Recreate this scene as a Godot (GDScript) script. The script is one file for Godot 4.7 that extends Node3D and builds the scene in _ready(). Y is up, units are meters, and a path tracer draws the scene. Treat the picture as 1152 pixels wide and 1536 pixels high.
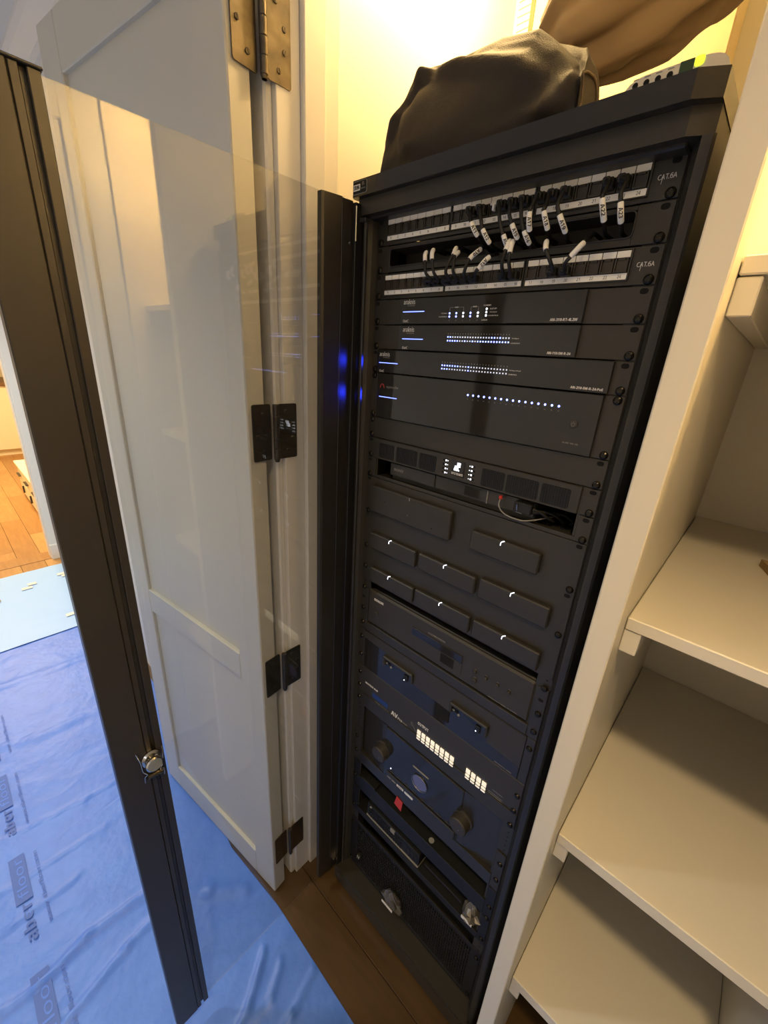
extends Node3D
# A network rack in a closet beside a hallway. Rack frame: x right along the rack's front from the left screw line,
# y up from the top of the first unit, z out of the rack. The floor lies 1.95 m below; all shapes are written in
# the rack frame and lifted by LIFT.
const LIFT := 1.95
const U := 0.04445
const FL := -1.95
const CEIL := 0.71
var M := {}
var used := {}
var rng := RandomNumberGenerator.new()

# ---------------------------------------------------------------- helpers
func new_st() -> SurfaceTool:
	var st := SurfaceTool.new()
	st.begin(Mesh.PRIMITIVE_TRIANGLES)
	return st

func tri(st: SurfaceTool, a: Vector3, b: Vector3, c: Vector3, n: Vector3) -> void:
	if (c - a).cross(b - a).dot(n) < 0.0:
		var t := b
		b = c
		c = t
	for p in [a, b, c]:
		st.set_normal(n)
		st.add_vertex(p)

func quad(st: SurfaceTool, a: Vector3, b: Vector3, c: Vector3, d: Vector3, n: Vector3) -> void:
	tri(st, a, b, c, n)
	tri(st, a, c, d, n)

func bx(st: SurfaceTool, x0: float, y0: float, z0: float, x1: float, y1: float, z1: float, ch := 0.0) -> SurfaceTool:
	var lo := Vector3(minf(x0, x1), minf(y0, y1), minf(z0, z1))
	var hi := Vector3(maxf(x0, x1), maxf(y0, y1), maxf(z0, z1))
	ch = minf(ch, 0.45 * minf(hi.x - lo.x, minf(hi.y - lo.y, hi.z - lo.z)))
	var cp := func(s: Array, axis: int) -> Vector3:
		var p := Vector3()
		for k in 3:
			var inset := 0.0 if k == axis else ch
			p[k] = hi[k] - inset if s[k] > 0 else lo[k] + inset
		return p
	for a in 3:
		var b := (a + 1) % 3
		var c := (a + 2) % 3
		for sa in [-1, 1]:
			var q := []
			for e in [[-1, -1], [1, -1], [1, 1], [-1, 1]]:
				var s := [0, 0, 0]
				s[a] = sa
				s[b] = e[0]
				s[c] = e[1]
				q.append(cp.call(s, a))
			var n := Vector3()
			n[a] = sa
			quad(st, q[0], q[1], q[2], q[3], n)
			if ch > 0.0:
				for sb in [-1, 1]:
					var s0 := [0, 0, 0]
					s0[a] = sa
					s0[b] = sb
					s0[c] = -1
					var s1 := s0.duplicate()
					s1[c] = 1
					var m := Vector3()
					m[a] = sa
					m[b] = sb
					quad(st, cp.call(s0, a), cp.call(s1, a), cp.call(s1, b), cp.call(s0, b), m.normalized())
	if ch > 0.0:
		for sx in [-1, 1]:
			for sy in [-1, 1]:
				for sz in [-1, 1]:
					var s := [sx, sy, sz]
					tri(st, cp.call(s, 0), cp.call(s, 1), cp.call(s, 2), Vector3(sx, sy, sz).normalized())
	return st

func box(x0: float, y0: float, z0: float, x1: float, y1: float, z1: float, ch := 0.0) -> SurfaceTool:
	return bx(new_st(), x0, y0, z0, x1, y1, z1, ch)

func smooth_path(pts: Array, per := 5) -> Array:
	var out := []
	for i in pts.size() - 1:
		var p0: Vector3 = pts[maxi(i - 1, 0)]
		var p1: Vector3 = pts[i]
		var p2: Vector3 = pts[i + 1]
		var p3: Vector3 = pts[mini(i + 2, pts.size() - 1)]
		for k in per:
			out.append(p1.cubic_interpolate(p2, p0, p3, float(k) / per))
	out.append(pts[-1])
	return out

func tube(st: SurfaceTool, pts: Array, r: float, sides := 8) -> SurfaceTool:
	var rings := []
	var up := Vector3(0.31, 0.17, 0.93).normalized()
	for i in pts.size():
		var d: Vector3 = (pts[mini(i + 1, pts.size() - 1)] - pts[maxi(i - 1, 0)]).normalized()
		var u := (up - d * up.dot(d)).normalized()
		var w := d.cross(u)
		up = u
		var ring := []
		for k in sides:
			var a := TAU * k / sides
			ring.append(u * cos(a) + w * sin(a))
		rings.append([pts[i], ring, d])
	for i in rings.size() - 1:
		for k in sides:
			var j := (k + 1) % sides
			var n0: Vector3 = rings[i][1][k]
			var n1: Vector3 = rings[i][1][j]
			var m0: Vector3 = rings[i + 1][1][k]
			var m1: Vector3 = rings[i + 1][1][j]
			var a: Vector3 = rings[i][0]
			var b: Vector3 = rings[i + 1][0]
			smooth_quad(st, a + n0 * r, a + n1 * r, b + m1 * r, b + m0 * r, n0, n1, m1, m0)
	for e in [[0, -1.0], [rings.size() - 1, 1.0]]:
		var g: Array = rings[e[0]]
		for k in sides:
			tri(st, g[0], g[0] + g[1][k] * r, g[0] + g[1][(k + 1) % sides] * r, g[2] * e[1])
	return st

func smooth_quad(st: SurfaceTool, a: Vector3, b: Vector3, c: Vector3, d: Vector3, na: Vector3, nb: Vector3, nc: Vector3, nd: Vector3) -> void:
	var flip := (c - a).cross(b - a).dot(na + nb + nc) < 0.0
	var v := [[a, na], [b, nb], [c, nc], [a, na], [c, nc], [d, nd]]
	if flip:
		v = [[a, na], [c, nc], [b, nb], [a, na], [d, nd], [c, nc]]
	for e in v:
		st.set_normal(e[1])
		st.add_vertex(e[0])

# profile: array of Vector2(radius, height along axis)
func lathe(st: SurfaceTool, o: Vector3, axis: Vector3, profile: Array, sides := 16, squash := 1.0) -> SurfaceTool:
	axis = axis.normalized()
	var u := axis.cross(Vector3.UP if absf(axis.y) < 0.9 else Vector3.RIGHT).normalized()
	var w := axis.cross(u)
	for i in profile.size() - 1:
		var p: Vector2 = profile[i]
		var q: Vector2 = profile[i + 1]
		var sl := Vector2(q.y - p.y, p.x - q.x).normalized()
		for k in sides:
			var a0 := TAU * k / sides
			var a1 := TAU * (k + 1) / sides
			var d0 := u * cos(a0) + w * sin(a0) * squash
			var d1 := u * cos(a1) + w * sin(a1) * squash
			var n0 := (d0 * sl.x + axis * sl.y).normalized()
			var n1 := (d1 * sl.x + axis * sl.y).normalized()
			smooth_quad(st, o + d0 * p.x + axis * p.y, o + d1 * p.x + axis * p.y, o + d1 * q.x + axis * q.y, o + d0 * q.x + axis * q.y, n0, n1, n1, n0)
	return st

# an outline in the plane (u, v) through o, pushed out by w
func prism(st: SurfaceTool, o: Vector3, u: Vector3, v: Vector3, w: Vector3, poly: PackedVector2Array) -> SurfaceTool:
	var idx := Geometry2D.triangulate_polygon(poly)
	var n := w.normalized()
	var P := func(k: int) -> Vector3: return o + u * poly[k].x + v * poly[k].y
	for i in range(0, idx.size(), 3):
		tri(st, P.call(idx[i]) + w, P.call(idx[i + 1]) + w, P.call(idx[i + 2]) + w, n)
		tri(st, P.call(idx[i]), P.call(idx[i + 1]), P.call(idx[i + 2]), -n)
	var cw := Geometry2D.is_polygon_clockwise(poly)
	for i in poly.size():
		var j := (i + 1) % poly.size()
		var e := poly[j] - poly[i]
		var m := Vector2(-e.y, e.x) if cw else Vector2(e.y, -e.x)
		quad(st, P.call(i), P.call(j), P.call(j) + w, P.call(i) + w, (u * m.x + v * m.y).normalized())
	return st

func rounded(x0: float, y0: float, x1: float, y1: float, r: float, steps := 5) -> PackedVector2Array:
	var out := PackedVector2Array()
	for c in [[x1 - r, y1 - r, 0.0], [x0 + r, y1 - r, PI / 2], [x0 + r, y0 + r, PI], [x1 - r, y0 + r, PI * 1.5]]:
		for k in steps + 1:
			var a: float = c[2] + PI / 2 * k / steps
			out.append(Vector2(c[0] + r * cos(a), c[1] + r * sin(a)))
	return out

func numbered(called: String) -> String:
	var n: int = used.get(called, 0)
	used[called] = n + 1
	return called if n == 0 else "%s_%03d" % [called, n]

func tag(o: Node, label := "", category := "", group := "", kind := "") -> void:
	if label: o.set_meta("label", label)
	if category: o.set_meta("category", category)
	if group: o.set_meta("group", group)
	if kind: o.set_meta("kind", kind)

# a top-level thing; x, y, z is its base in the rack frame
func thing(called: String, label: String, category: String, x: float, y: float, z: float, group := "") -> Node3D:
	var o := Node3D.new()
	o.name = numbered(called)
	add_child(o)
	o.position = Vector3(x, y + LIFT, z)
	tag(o, label, category, group)
	return o

func put(o: Node3D, called: String, parent: Node) -> Node3D:
	o.name = called if parent != self else numbered(called)
	if parent == self:
		o.position += Vector3(0, LIFT, 0)
	elif parent.get_parent() == self and not parent is MeshInstance3D:
		o.transform = parent.transform.affine_inverse() * Transform3D(Basis(), Vector3(0, LIFT, 0)) * o.transform
	parent.add_child(o, true)
	return o

func part(called: String, st, mat: Material, parent: Node = self, at := Vector3.ZERO) -> MeshInstance3D:
	var o := MeshInstance3D.new()
	o.mesh = st.commit() if st is SurfaceTool else st
	if mat: o.material_override = mat
	o.position = at
	put(o, called, parent)
	return o

func single(called: String, st: SurfaceTool, mat: Material, label: String, category: String, group := "") -> MeshInstance3D:
	var o := part(called, st, mat)
	tag(o, label, category, group)
	return o

func struct(called: String, st, mat: Material, parent: Node = self) -> MeshInstance3D:
	var o := part(called, st, mat, parent)
	if parent == self: o.set_meta("kind", "structure")
	return o

var fonts := {}
func font(called: String) -> SystemFont:
	if not fonts.has(called):
		var f := SystemFont.new()
		f.font_names = PackedStringArray([called.trim_suffix(" Bold")])
		f.font_weight = 700 if called.ends_with("Bold") else 400
		fonts[called] = f
	return fonts[called]

# lettering fitted to a box: low left corner o, along right by w and up by h (w 0 keeps the letters' own width)
func txt(s: String, parent: Node, o: Vector3, w: float, h: float, mat: Material, right := Vector3.RIGHT, up := Vector3.UP, face := "Droid Sans") -> MeshInstance3D:
	var t := TextMesh.new()
	t.text = s
	t.font = font(face)
	t.font_size = 16
	t.pixel_size = 0.01
	t.depth = 0.01
	t.curve_step = 1.5
	var box_ := t.get_aabb()
	var sy := h / maxf(box_.size.y, 0.0001)
	var sx := w / maxf(box_.size.x, 0.0001) if w > 0.0 else sy
	var m := MeshInstance3D.new()
	m.mesh = t
	m.material_override = mat
	var n := right.cross(up)
	var b := Basis(right * sx, up * sy, n * 0.04)
	m.transform = Transform3D(b, o - right * box_.position.x * sx - up * box_.position.y * sy)
	put(m, "lettering", parent)
	return m

func mat(called: String, hex: String, rough := 0.6, metal := 0.0) -> StandardMaterial3D:
	var m := StandardMaterial3D.new()
	m.resource_name = called
	m.albedo_color = Color(hex)
	m.roughness = rough
	m.metallic = metal
	M[called] = m
	return m

func glow(called: String, hex: String, energy: float) -> StandardMaterial3D:
	var m := mat(called, hex, 0.5)
	m.emission_enabled = true
	m.emission = Color(hex)
	m.emission_energy_multiplier = energy
	return m

func noise_tex(freq: float, size: int, a: String, b: String, sd: int, as_normal := false, stretch := Vector3.ONE, bump := 4.0) -> NoiseTexture2D:
	var t := NoiseTexture2D.new()
	var n := FastNoiseLite.new()
	n.seed = sd
	n.noise_type = FastNoiseLite.TYPE_SIMPLEX_SMOOTH
	n.frequency = freq
	n.fractal_octaves = 4
	t.noise = n
	t.width = size
	t.height = size
	t.seamless = true
	if as_normal:
		t.as_normal_map = true
		t.bump_strength = bump
	else:
		var g := Gradient.new()
		g.colors = PackedColorArray([Color(a), Color(b)])
		t.color_ramp = g
	return t

func triplanar(m: StandardMaterial3D, scale: Vector3) -> void:
	m.uv1_triplanar = true
	m.uv1_scale = scale

func wood_image(a: Color, b: Color, sd: int) -> ImageTexture:
	var im := Image.create(256, 256, false, Image.FORMAT_RGB8)
	var n := FastNoiseLite.new()
	n.seed = sd
	n.frequency = 0.02
	for y in 256:
		for x in 256:
			var g := n.get_noise_2d(x * 0.35, y * 4.0) * 0.5 + 0.5
			var f := n.get_noise_2d(x * 1.2 + 400, y * 22.0) * 0.5 + 0.5
			im.set_pixel(x, y, a.lerp(b, clampf(0.65 * g + 0.35 * f, 0, 1)))
	return ImageTexture.create_from_image(im)

# ---------------------------------------------------------------- camera, light, materials
func lights() -> void:
	var cam := Camera3D.new()
	cam.name = "camera"
	cam.fov = 102.708
	cam.near = 0.02
	cam.far = 60.0
	cam.rotation_order = EULER_ORDER_YXZ
	cam.position = Vector3(0.6255, -0.2353 + LIFT, 0.6415)
	cam.rotation = Vector3(-0.36277, 0.73191, 0.06331)
	add_child(cam)
	cam.current = true
	var we := WorldEnvironment.new()
	we.name = "world"
	var e := Environment.new()
	e.background_mode = Environment.BG_COLOR
	e.background_color = Color(0.05, 0.055, 0.06)
	e.tonemap_mode = Environment.TONE_MAPPER_LINEAR
	e.tonemap_exposure = 1.0
	e.sdfgi_enabled = true
	e.ssao_enabled = true
	e.ssil_enabled = true
	we.environment = e
	add_child(we)
	# warm puck lamps in the closet, ceiling panels in the hallway and the kitchen, daylight from a window added in the hallway's end
	omni("closet_lamp_light", Vector3(0.0, 0.625, -0.25), "ffd48e", 0.52, 0.03)
	omni("shelf_lamp_light", Vector3(0.72, 0.345, 0.055), "ffcf84", 0.5, 0.03)
	spot("hall_lamp_light", Vector3(0.85, CEIL - 0.04, 0.95), "ffdaa2", 2.0, 62.0)
	spot("added_middle_fill_light", Vector3(-0.75, CEIL - 0.04, 1.15), "f4f6f2", 1.25, 66.0)  # unseen lamp added as neutral fill for the white door
	spot("added_far_fill_light", Vector3(-2.4, CEIL - 0.04, 0.9), "f6f4ee", 3.0, 66.0)  # unseen lamp added to brighten the far floor covering
	area("kitchen_panel_light", Vector3(-5.2, CEIL - 0.03, 0.6), Vector3(-90, 0, 0), Vector2(1.0, 1.0), "ffe2b4", 12.0)
	area("added_window_light", Vector3(2.36, -0.35, 1.0), Vector3(0, 90, 0), Vector2(1.2, 1.3), "f4f2ec", 0.5)  # light of the added window
	led_spot("amplifier_led_light", Vector3(0.020, -0.313, 0.0085), 0.010)
	led_spot("switch_led_light", Vector3(0.020, -0.247, 0.0085), 0.007)

# the glare of a blue status bar towards the door's hinge stile
func led_spot(called: String, at: Vector3, energy: float) -> void:
	spot(called, at, "2436ff", energy, 34.0)
	var l: SpotLight3D = get_node(called)
	l.light_size = 0.01
	l.rotation = Basis.looking_at(Vector3(-0.048, -0.012, 0.075), Vector3.UP).get_euler()

func omni(called: String, at: Vector3, hex: String, energy: float, size: float) -> void:
	var l := OmniLight3D.new()
	l.name = called
	l.position = at + Vector3(0, LIFT, 0)
	l.light_color = Color(hex)
	l.light_energy = energy
	l.light_size = size
	l.omni_range = 12.0
	l.omni_attenuation = 2.0
	l.shadow_enabled = true
	add_child(l)

func spot(called: String, at: Vector3, hex: String, energy: float, cone: float) -> void:
	var l := SpotLight3D.new()
	l.name = called
	l.position = at + Vector3(0, LIFT, 0)
	l.rotation_degrees = Vector3(-90, 0, 0)
	l.light_color = Color(hex)
	l.light_energy = energy
	l.light_size = 0.05
	l.spot_angle = cone
	l.spot_angle_attenuation = 1.0
	l.spot_range = 14.0
	l.spot_attenuation = 2.0
	l.shadow_enabled = true
	add_child(l)

func area(called: String, at: Vector3, turn: Vector3, size: Vector2, hex: String, energy: float) -> void:
	var l := AreaLight3D.new()
	l.name = called
	l.position = at + Vector3(0, LIFT, 0)
	l.rotation_degrees = turn
	l.area_size = size
	l.light_color = Color(hex)
	l.light_energy = energy
	l.area_range = 14.0
	l.shadow_enabled = true
	add_child(l)

func materials() -> void:
	mat("paint", "e6e2d8", 0.45)
	mat("wall", "e9e6dd", 0.55)
	mat("trim", "e9e7e0", 0.4)
	mat("door_paint", "cccbc0", 0.38)
	mat("melamine", "d9d3c2", 0.42)
	mat("ceiling", "e2e2de", 0.8)
	mat("board", "dccba2", 0.5)
	mat("cream", "f0e2bd", 0.5)
	mat("rack", "322f28", 0.42)
	M.rack.normal_enabled = true
	M.rack.normal_texture = noise_tex(0.22, 256, "", "", 3, true, Vector3.ONE, 2.0)
	M.rack.normal_scale = 0.25
	triplanar(M.rack, Vector3(12, 12, 12))
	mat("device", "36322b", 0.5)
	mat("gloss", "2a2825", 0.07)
	mat("satin", "2e2b26", 0.28)
	mat("side_paint", "2e2b26", 0.1)
	mat("lid_paint", "2a2721", 0.2)
	mat("door_metal", "29251e", 0.36)
	mat("stile_paint", "24211d", 0.32)
	mat("dark", "0c0c0b", 0.8)
	mat("cavity", "050505", 0.95)
	mat("jack", "3a342b", 0.35)
	mat("rubber", "151412", 0.5)
	mat("print", "e4e2dc", 0.6)
	mat("dim_print", "8a8880", 0.6)
	mat("black_print", "1c1a17", 0.7)
	mat("label", "fffcf2", 0.55)
	mat("chrome", "c9c5bb", 0.16, 1.0)
	mat("screw", "35312a", 0.22, 0.8)
	mat("hinge", "f0ece4", 0.34, 0.9)
	M.hinge.albedo_texture = noise_tex(0.012, 256, "57524a", "837b6c", 9)
	triplanar(M.hinge, Vector3(6, 6, 6))
	mat("dark_hinge", "4a4640", 0.4, 0.7)
	mat("floor_slab", "3a2a1a", 0.8)
	for k in 3:
		mat("dark_plank_%d" % k, "ffffff", 0.42)
		M["dark_plank_%d" % k].albedo_texture = wood_image(Color(["473415", "4e3918", "402d12"][k]), Color(["634820", "6a4d23", "583f1b"][k]), 20 + k)
		triplanar(M["dark_plank_%d" % k], Vector3(2.2, 2.2, 2.2))
		mat("light_plank_%d" % k, "ffffff", 0.4)
		M["light_plank_%d" % k].albedo_texture = wood_image(Color(["a8763e", "b58247", "9c6c38"][k]), Color(["c89a5c", "d2a565", "bd8d50"][k]), 30 + k)
		triplanar(M["light_plank_%d" % k], Vector3(1.6, 1.6, 1.6))
	mat("tarp", "5888e8", 0.42)
	M.tarp.albedo_texture = noise_tex(0.02, 256, "f0f0f4", "ffffff", 5)
	M.tarp.normal_enabled = true
	M.tarp.normal_texture = noise_tex(0.03, 512, "", "", 6, true, Vector3.ONE, 6.0)
	M.tarp.normal_scale = 0.12
	triplanar(M.tarp, Vector3(1.7, 1.7, 1.7))
	mat("far_tarp", "a4caf6", 0.45)  # cyan-ish blue of its own, lightened further to hold the kitchen's light
	mat("tarp_ink", "5070c0", 0.6)
	mat("tarp_ink_light", "5c86e4", 0.6)
	mat("cloth", "2e2822", 0.72)
	M.cloth.normal_enabled = true
	M.cloth.normal_texture = noise_tex(0.3, 256, "", "", 7, true, Vector3.ONE, 5.0)
	M.cloth.normal_scale = 0.4
	triplanar(M.cloth, Vector3(9, 9, 9))
	mat("brown_cloth", "5c4b3a", 0.65)
	mat("white_plastic", "e9e4d6", 0.35)
	mat("green_label", "2f4a2a", 0.5)
	mat("cardboard", "a98c62", 0.85)
	mat("red_plastic", "c8382c", 0.45)
	mat("grey_plastic", "8b8a84", 0.5)
	mat("film", "524e47", 0.24)
	M.film.clearcoat_enabled = true
	M.film.clearcoat = 0.7
	mat("brown_wood", "7a5636", 0.5)
	mat("key_white", "f4f0e4", 0.5)
	glow("key_light", "fff4dc", 0.55)
	glow("blue_led", "8496ff", 5.0)
	glow("blue_bar", "6a7cff", 4.0)
	glow("white_led", "eef2ff", 3.0)
	glow("pale_led", "cfd4e6", 0.9)
	glow("blue_screen", "1c3468", 0.10)
	glow("yellow_port", "d8f03a", 1.2)
	glow("lamp_glass", "ffe2a8", 6.0)
	glow("panel_glass", "fff4e2", 2.2)
	glow("added_window_glow", "dfe9ff", 1.6)  # glow for the added window
	# half-mirrored smoked pane
	var g := mat("glass", "b4b4ae", 0.02, 1.0)
	g.transparency = BaseMaterial3D.TRANSPARENCY_ALPHA
	g.albedo_color.a = 0.14
	var one := Image.create(2, 2, false, Image.FORMAT_RGB8)
	one.fill(Color.WHITE)
	g.albedo_texture = ImageTexture.create_from_image(one)

# ---------------------------------------------------------------- the room
func room() -> void:
	var fl := struct("floor", box(-9.0, FL - 0.06, -1.2, 2.5, FL - 0.006, 2.1), M.floor_slab)
	var n := 0
	# planks under the rack and along the hallway's edge, and the kitchen's beyond the doorway
	for row in 6:
		var z0 := -0.62 + row * 0.145
		var x := -0.9 - 0.37 * (row % 3)
		while x < 1.3:
			part("plank", box(x + 0.0008, FL - 0.006, z0 + 0.0008, x + 1.1 - 0.0008, FL, z0 + 0.145 - 0.0008, 0.0012), M["dark_plank_%d" % (n % 3)], fl, Vector3.ZERO)
			x += 1.1
			n += 1
	for row in 12:
		var z0 := -0.9 + row * 0.15
		var x := -3.25 - 1.3 * ((row * 0.37) - floorf(row * 0.37))
		part("plank", box(x, FL - 0.006, z0 + 0.001, -3.06, FL, z0 + 0.149, 0.0012), M["light_plank_%d" % (row % 3)], fl)
		while x > -8.6:
			part("plank", box(x - 1.3 + 0.001, FL - 0.006, z0 + 0.001, x - 0.001, FL, z0 + 0.149, 0.0012), M["light_plank_%d" % (rng.randi() % 3)], fl)
			x -= 1.3
	# closet: left wall, back wall, ceiling over everything
	struct("wall_left", box(-0.26, FL, -0.72, -0.16, CEIL, -0.012), M.wall)
	struct("wall_back", box(-0.26, FL, -0.72, 1.1, CEIL, -0.62), M.wall)
	struct("wall_right", box(0.9, FL, -0.62, 1.0, CEIL, 0.03), M.wall)
	struct("ceiling", box(-9.0, CEIL, -1.2, 2.5, CEIL + 0.08, 2.1), M.ceiling)
	# wall between closet and hallway with the doorway left open
	struct("wall_front", box(-3.45, FL, 0.03, -0.158, CEIL, 0.128), M.wall)
	struct("wall_header", box(-0.158, 0.425, 0.03, 0.985, CEIL, 0.128), M.wall)
	struct("wall_front_right", box(0.985, FL, 0.03, 2.42, CEIL, 0.128), M.wall)
	struct("wall_hall", box(-3.45, FL, 1.95, 2.5, CEIL, 2.05), M.wall)
	var we := struct("wall_end", box(2.4, FL, 0.128, 2.5, -1.05, 1.95), M.wall)
	part("wall_panel", bx(bx(box(2.4, 0.35, 0.128, 2.5, CEIL, 1.95), 2.4, -1.05, 0.128, 2.5, 0.35, 0.38), 2.4, -1.05, 1.62, 2.5, 0.35, 1.95), M.wall, we)
	var w1 := struct("added_window_1", bx(bx(bx(box(2.385, -1.05, 0.38, 2.44, -1.0, 1.62, 0.004), 2.385, 0.30, 0.38, 2.44, 0.35, 1.62, 0.004), 2.385, -1.0, 0.38, 2.44, 0.30, 0.43, 0.004), 2.385, -1.0, 1.57, 2.44, 0.30, 1.62, 0.004), M.trim)  # window added out of view to bring in daylight
	part("added_window_pane", box(2.42, -1.0, 0.43, 2.425, 0.30, 1.57), M.added_window_glow, w1)
	# doorway jamb on the left: hinge face, stop, inner reveal, casing outside
	var jl := struct("trim_1", box(-0.158, FL, 0.079, -0.140, 0.425, 0.129, 0.0012), M.trim)
	part("door_stop", box(-0.158, FL, 0.030, -0.1285, 0.425, 0.0782, 0.002), M.trim, jl)
	part("inner_reveal", bx(box(-0.17, FL, -0.010, -0.139, CEIL, 0.0295, 0.002), -0.17, FL, -0.022, -0.150, CEIL, -0.0105, 0.002), M.trim, jl)
	part("casing", box(-0.245, FL, 0.1285, -0.150, 0.4095, 0.146, 0.004), M.trim, jl)
	struct("trim_2", box(0.9005, FL, 0.03, 0.985, 0.425, 0.129, 0.002), M.trim)
	var jh := struct("trim_3", box(-0.14, 0.41, 0.03, 0.92, 0.425, 0.129, 0.002), M.trim)
	part("casing", box(-0.245, 0.41, 0.1285, 0.88, 0.50, 0.146, 0.004), M.trim, jh)
	# crown moulding along the hallway's wall
	var cr := PackedVector2Array([Vector2(0, 0), Vector2(0.012, 0.0), Vector2(0.018, 0.02), Vector2(0.055, 0.052), Vector2(0.07, 0.058), Vector2(0.07, 0.07), Vector2(0, 0.07)])
	struct("trim_4", prism(new_st(), Vector3(-3.34, CEIL - 0.07, 0.128), Vector3(0, 0, 1), Vector3.UP, Vector3(5.7, 0, 0), cr), M.trim)
	# far end: wall with the doorway into the kitchen and its casing
	struct("wall_kitchen", bx(bx(box(-3.46, FL, 0.128, -3.36, CEIL, 0.20), -3.46, FL, 1.3, -3.36, CEIL, 1.95), -3.46, 0.2, 0.20, -3.36, CEIL, 1.3), M.wall)
	var kc := struct("trim_5", bx(box(-3.362, FL, 0.131, -3.340, 0.28, 0.246, 0.004), -3.345, FL, 0.150, -3.330, 0.28, 0.170, 0.004), M.trim)
	part("door_jamb", box(-3.47, FL, 0.20, -3.361, 0.2, 0.254, 0.003), M.trim, kc)
	part("plinth_block", box(-3.362, FL, 0.1305, -3.328, FL + 0.13, 0.25, 0.004), M.trim, kc)
	part("threshold", box(-3.52, FL, 0.2, -3.36, FL + 0.004, 1.3, 0.002), M.light_plank_2, kc)
	struct("wall_kitchen_back", box(-9.0, FL, -1.2, -3.46, CEIL, -1.1), M.cream)
	struct("wall_kitchen_end", box(-9.0, FL, -1.1, -8.9, CEIL, 2.05), M.cream)
	struct("wall_kitchen_front", box(-9.0, FL, 1.95, -3.45, CEIL, 2.05), M.cream)
	# the partition between rack bay and shelves, with the cleats that carry the shelves
	var wp := struct("wall_partition", box(0.534, FL, -0.62, 0.5635, CEIL, 0.145, 0.0015), M.melamine)
	var right := struct("wall_shelf_side", box(0.878, FL, -0.62, 0.900, CEIL, 0.1455, 0.0015), M.melamine)
	struct("wall_shelf_back", box(0.5635, FL, -0.48, 0.878, CEIL, -0.462), M.melamine)
	for y in [-0.1455, -0.5425, -0.9645, -1.4065]:
		part("shelf_cleat", box(0.564, y - 0.0345, -0.455, 0.5835, y - 0.0005, 0.097, 0.0012), M.melamine, wp)
		part("shelf_cleat", box(0.8585, y - 0.0345, -0.455, 0.8775, y - 0.0005, 0.097, 0.0012), M.melamine, right)
	var heights := [[-0.1285, 0.0165, "white shelf above eye level, topmost of the four beside the rack"], [-0.5245, 0.0175, "white shelf with the brown cardboard lying on it"], [-0.942, 0.022, "white shelf third from the top, between the cardboard's shelf and the lowest one"], [-1.380, 0.026, "lowest white shelf beside the foot of the rack"]]
	for h in heights:
		single("shelf", box(0.5645, h[0] - h[1], -0.461, 0.8775, h[0], 0.10, 0.0014), M.melamine, h[2], "shelf", "white shelves beside the rack")
	single("cardboard_sheet", prism(new_st(), Vector3(0.679, -0.5243, -0.242), Vector3(0.17, 0, -0.015), Vector3(0.035, 0, 0.16), Vector3(0, 0.012, 0), PackedVector2Array([Vector2(0, 0), Vector2(1, 0), Vector2(1, 1), Vector2(0.12, 1)])), M.cardboard, "brown cardboard piece lying on the second white shelf at the picture's right edge", "cardboard")
	# lamps
	for d in [[0.0, CEIL, -0.25, "round warm puck lamp on the closet ceiling above the rack"], [0.72, 0.41, 0.055, "round warm puck lamp under the soffit above the white shelves"]]:
		var l := thing("puck_lamp", d[3], "lamp", d[0], d[1], d[2], "puck lamps in the closet")
		part("housing", lathe(new_st(), Vector3(d[0], d[1] - 0.022, d[2]), Vector3.UP, [Vector2(0.030, 0), Vector2(0.036, 0.001), Vector2(0.038, 0.006), Vector2(0.038, 0.022)], 24), M.white_plastic, l)
		part("lamp_lens", lathe(new_st(), Vector3(d[0], d[1] - 0.024, d[2]), Vector3.UP, [Vector2(0, 0), Vector2(0.022, 0.001), Vector2(0.030, 0.004)], 24), M.lamp_glass, l)
	for d in [[0.85, 0.95, "round recessed ceiling lamp in the hallway before the closet"], [-0.75, 1.15, "added round recessed ceiling lamp, fill for the middle of the hallway"], [-2.4, 0.9, "added round recessed ceiling lamp, fill for the kitchen end of the hallway"]]:  # the middle and far lamps are added as fill
		var l := thing("recessed_lamp", d[2], "lamp", d[0], CEIL, d[1], "recessed hallway lamps")
		part("trim_ring", lathe(new_st(), Vector3(d[0], CEIL - 0.008, d[1]), Vector3.UP, [Vector2(0.060, 0.003), Vector2(0.062, 0), Vector2(0.078, 0), Vector2(0.082, 0.006), Vector2(0.082, 0.008)], 28), M.trim, l)
		part("lamp_lens", lathe(new_st(), Vector3(d[0], CEIL - 0.004, d[1]), Vector3.UP, [Vector2(0, 0), Vector2(0.060, 0.0005)], 28), M.panel_glass, l)
	var kl := thing("panel_light", "large white ceiling panel light in the kitchen", "lamp", -5.2, CEIL, 0.6)
	part("frame", box(-5.73, CEIL - 0.009, 0.07, -4.67, CEIL, 1.13, 0.002), M.trim, kl)
	part("diffuser", box(-5.7, CEIL - 0.014, 0.1, -4.7, CEIL - 0.009, 1.1), M.panel_glass, kl)
	# right-hand closet door standing open beyond the frame; the rack's glass mirrors it
	var d2 := struct("door_2", box(0.886, FL + 0.008, 0.147, 0.928, 0.405, 0.245, 0.0025), M.door_paint)
	part("stile", box(0.886, FL + 0.008, 0.735, 0.928, 0.405, 0.83, 0.0025), M.door_paint, d2)
	for y in [[FL + 0.008, FL + 0.122], [FL + 0.862, FL + 0.948], [0.301, 0.405]]:
		part("rail", box(0.886, y[0], 0.2445, 0.928, y[1], 0.7355, 0.0025), M.door_paint, d2)
	for y in [[FL + 0.12, FL + 0.865], [FL + 0.945, 0.305]]:
		part("door_panel", box(0.892, y[0], 0.242, 0.922, y[1], 0.738), M.door_paint, d2)
	struct("wall_soffit", box(0.5635, 0.425, -0.62, 0.92, 0.445, 0.0305), M.wall)

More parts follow.
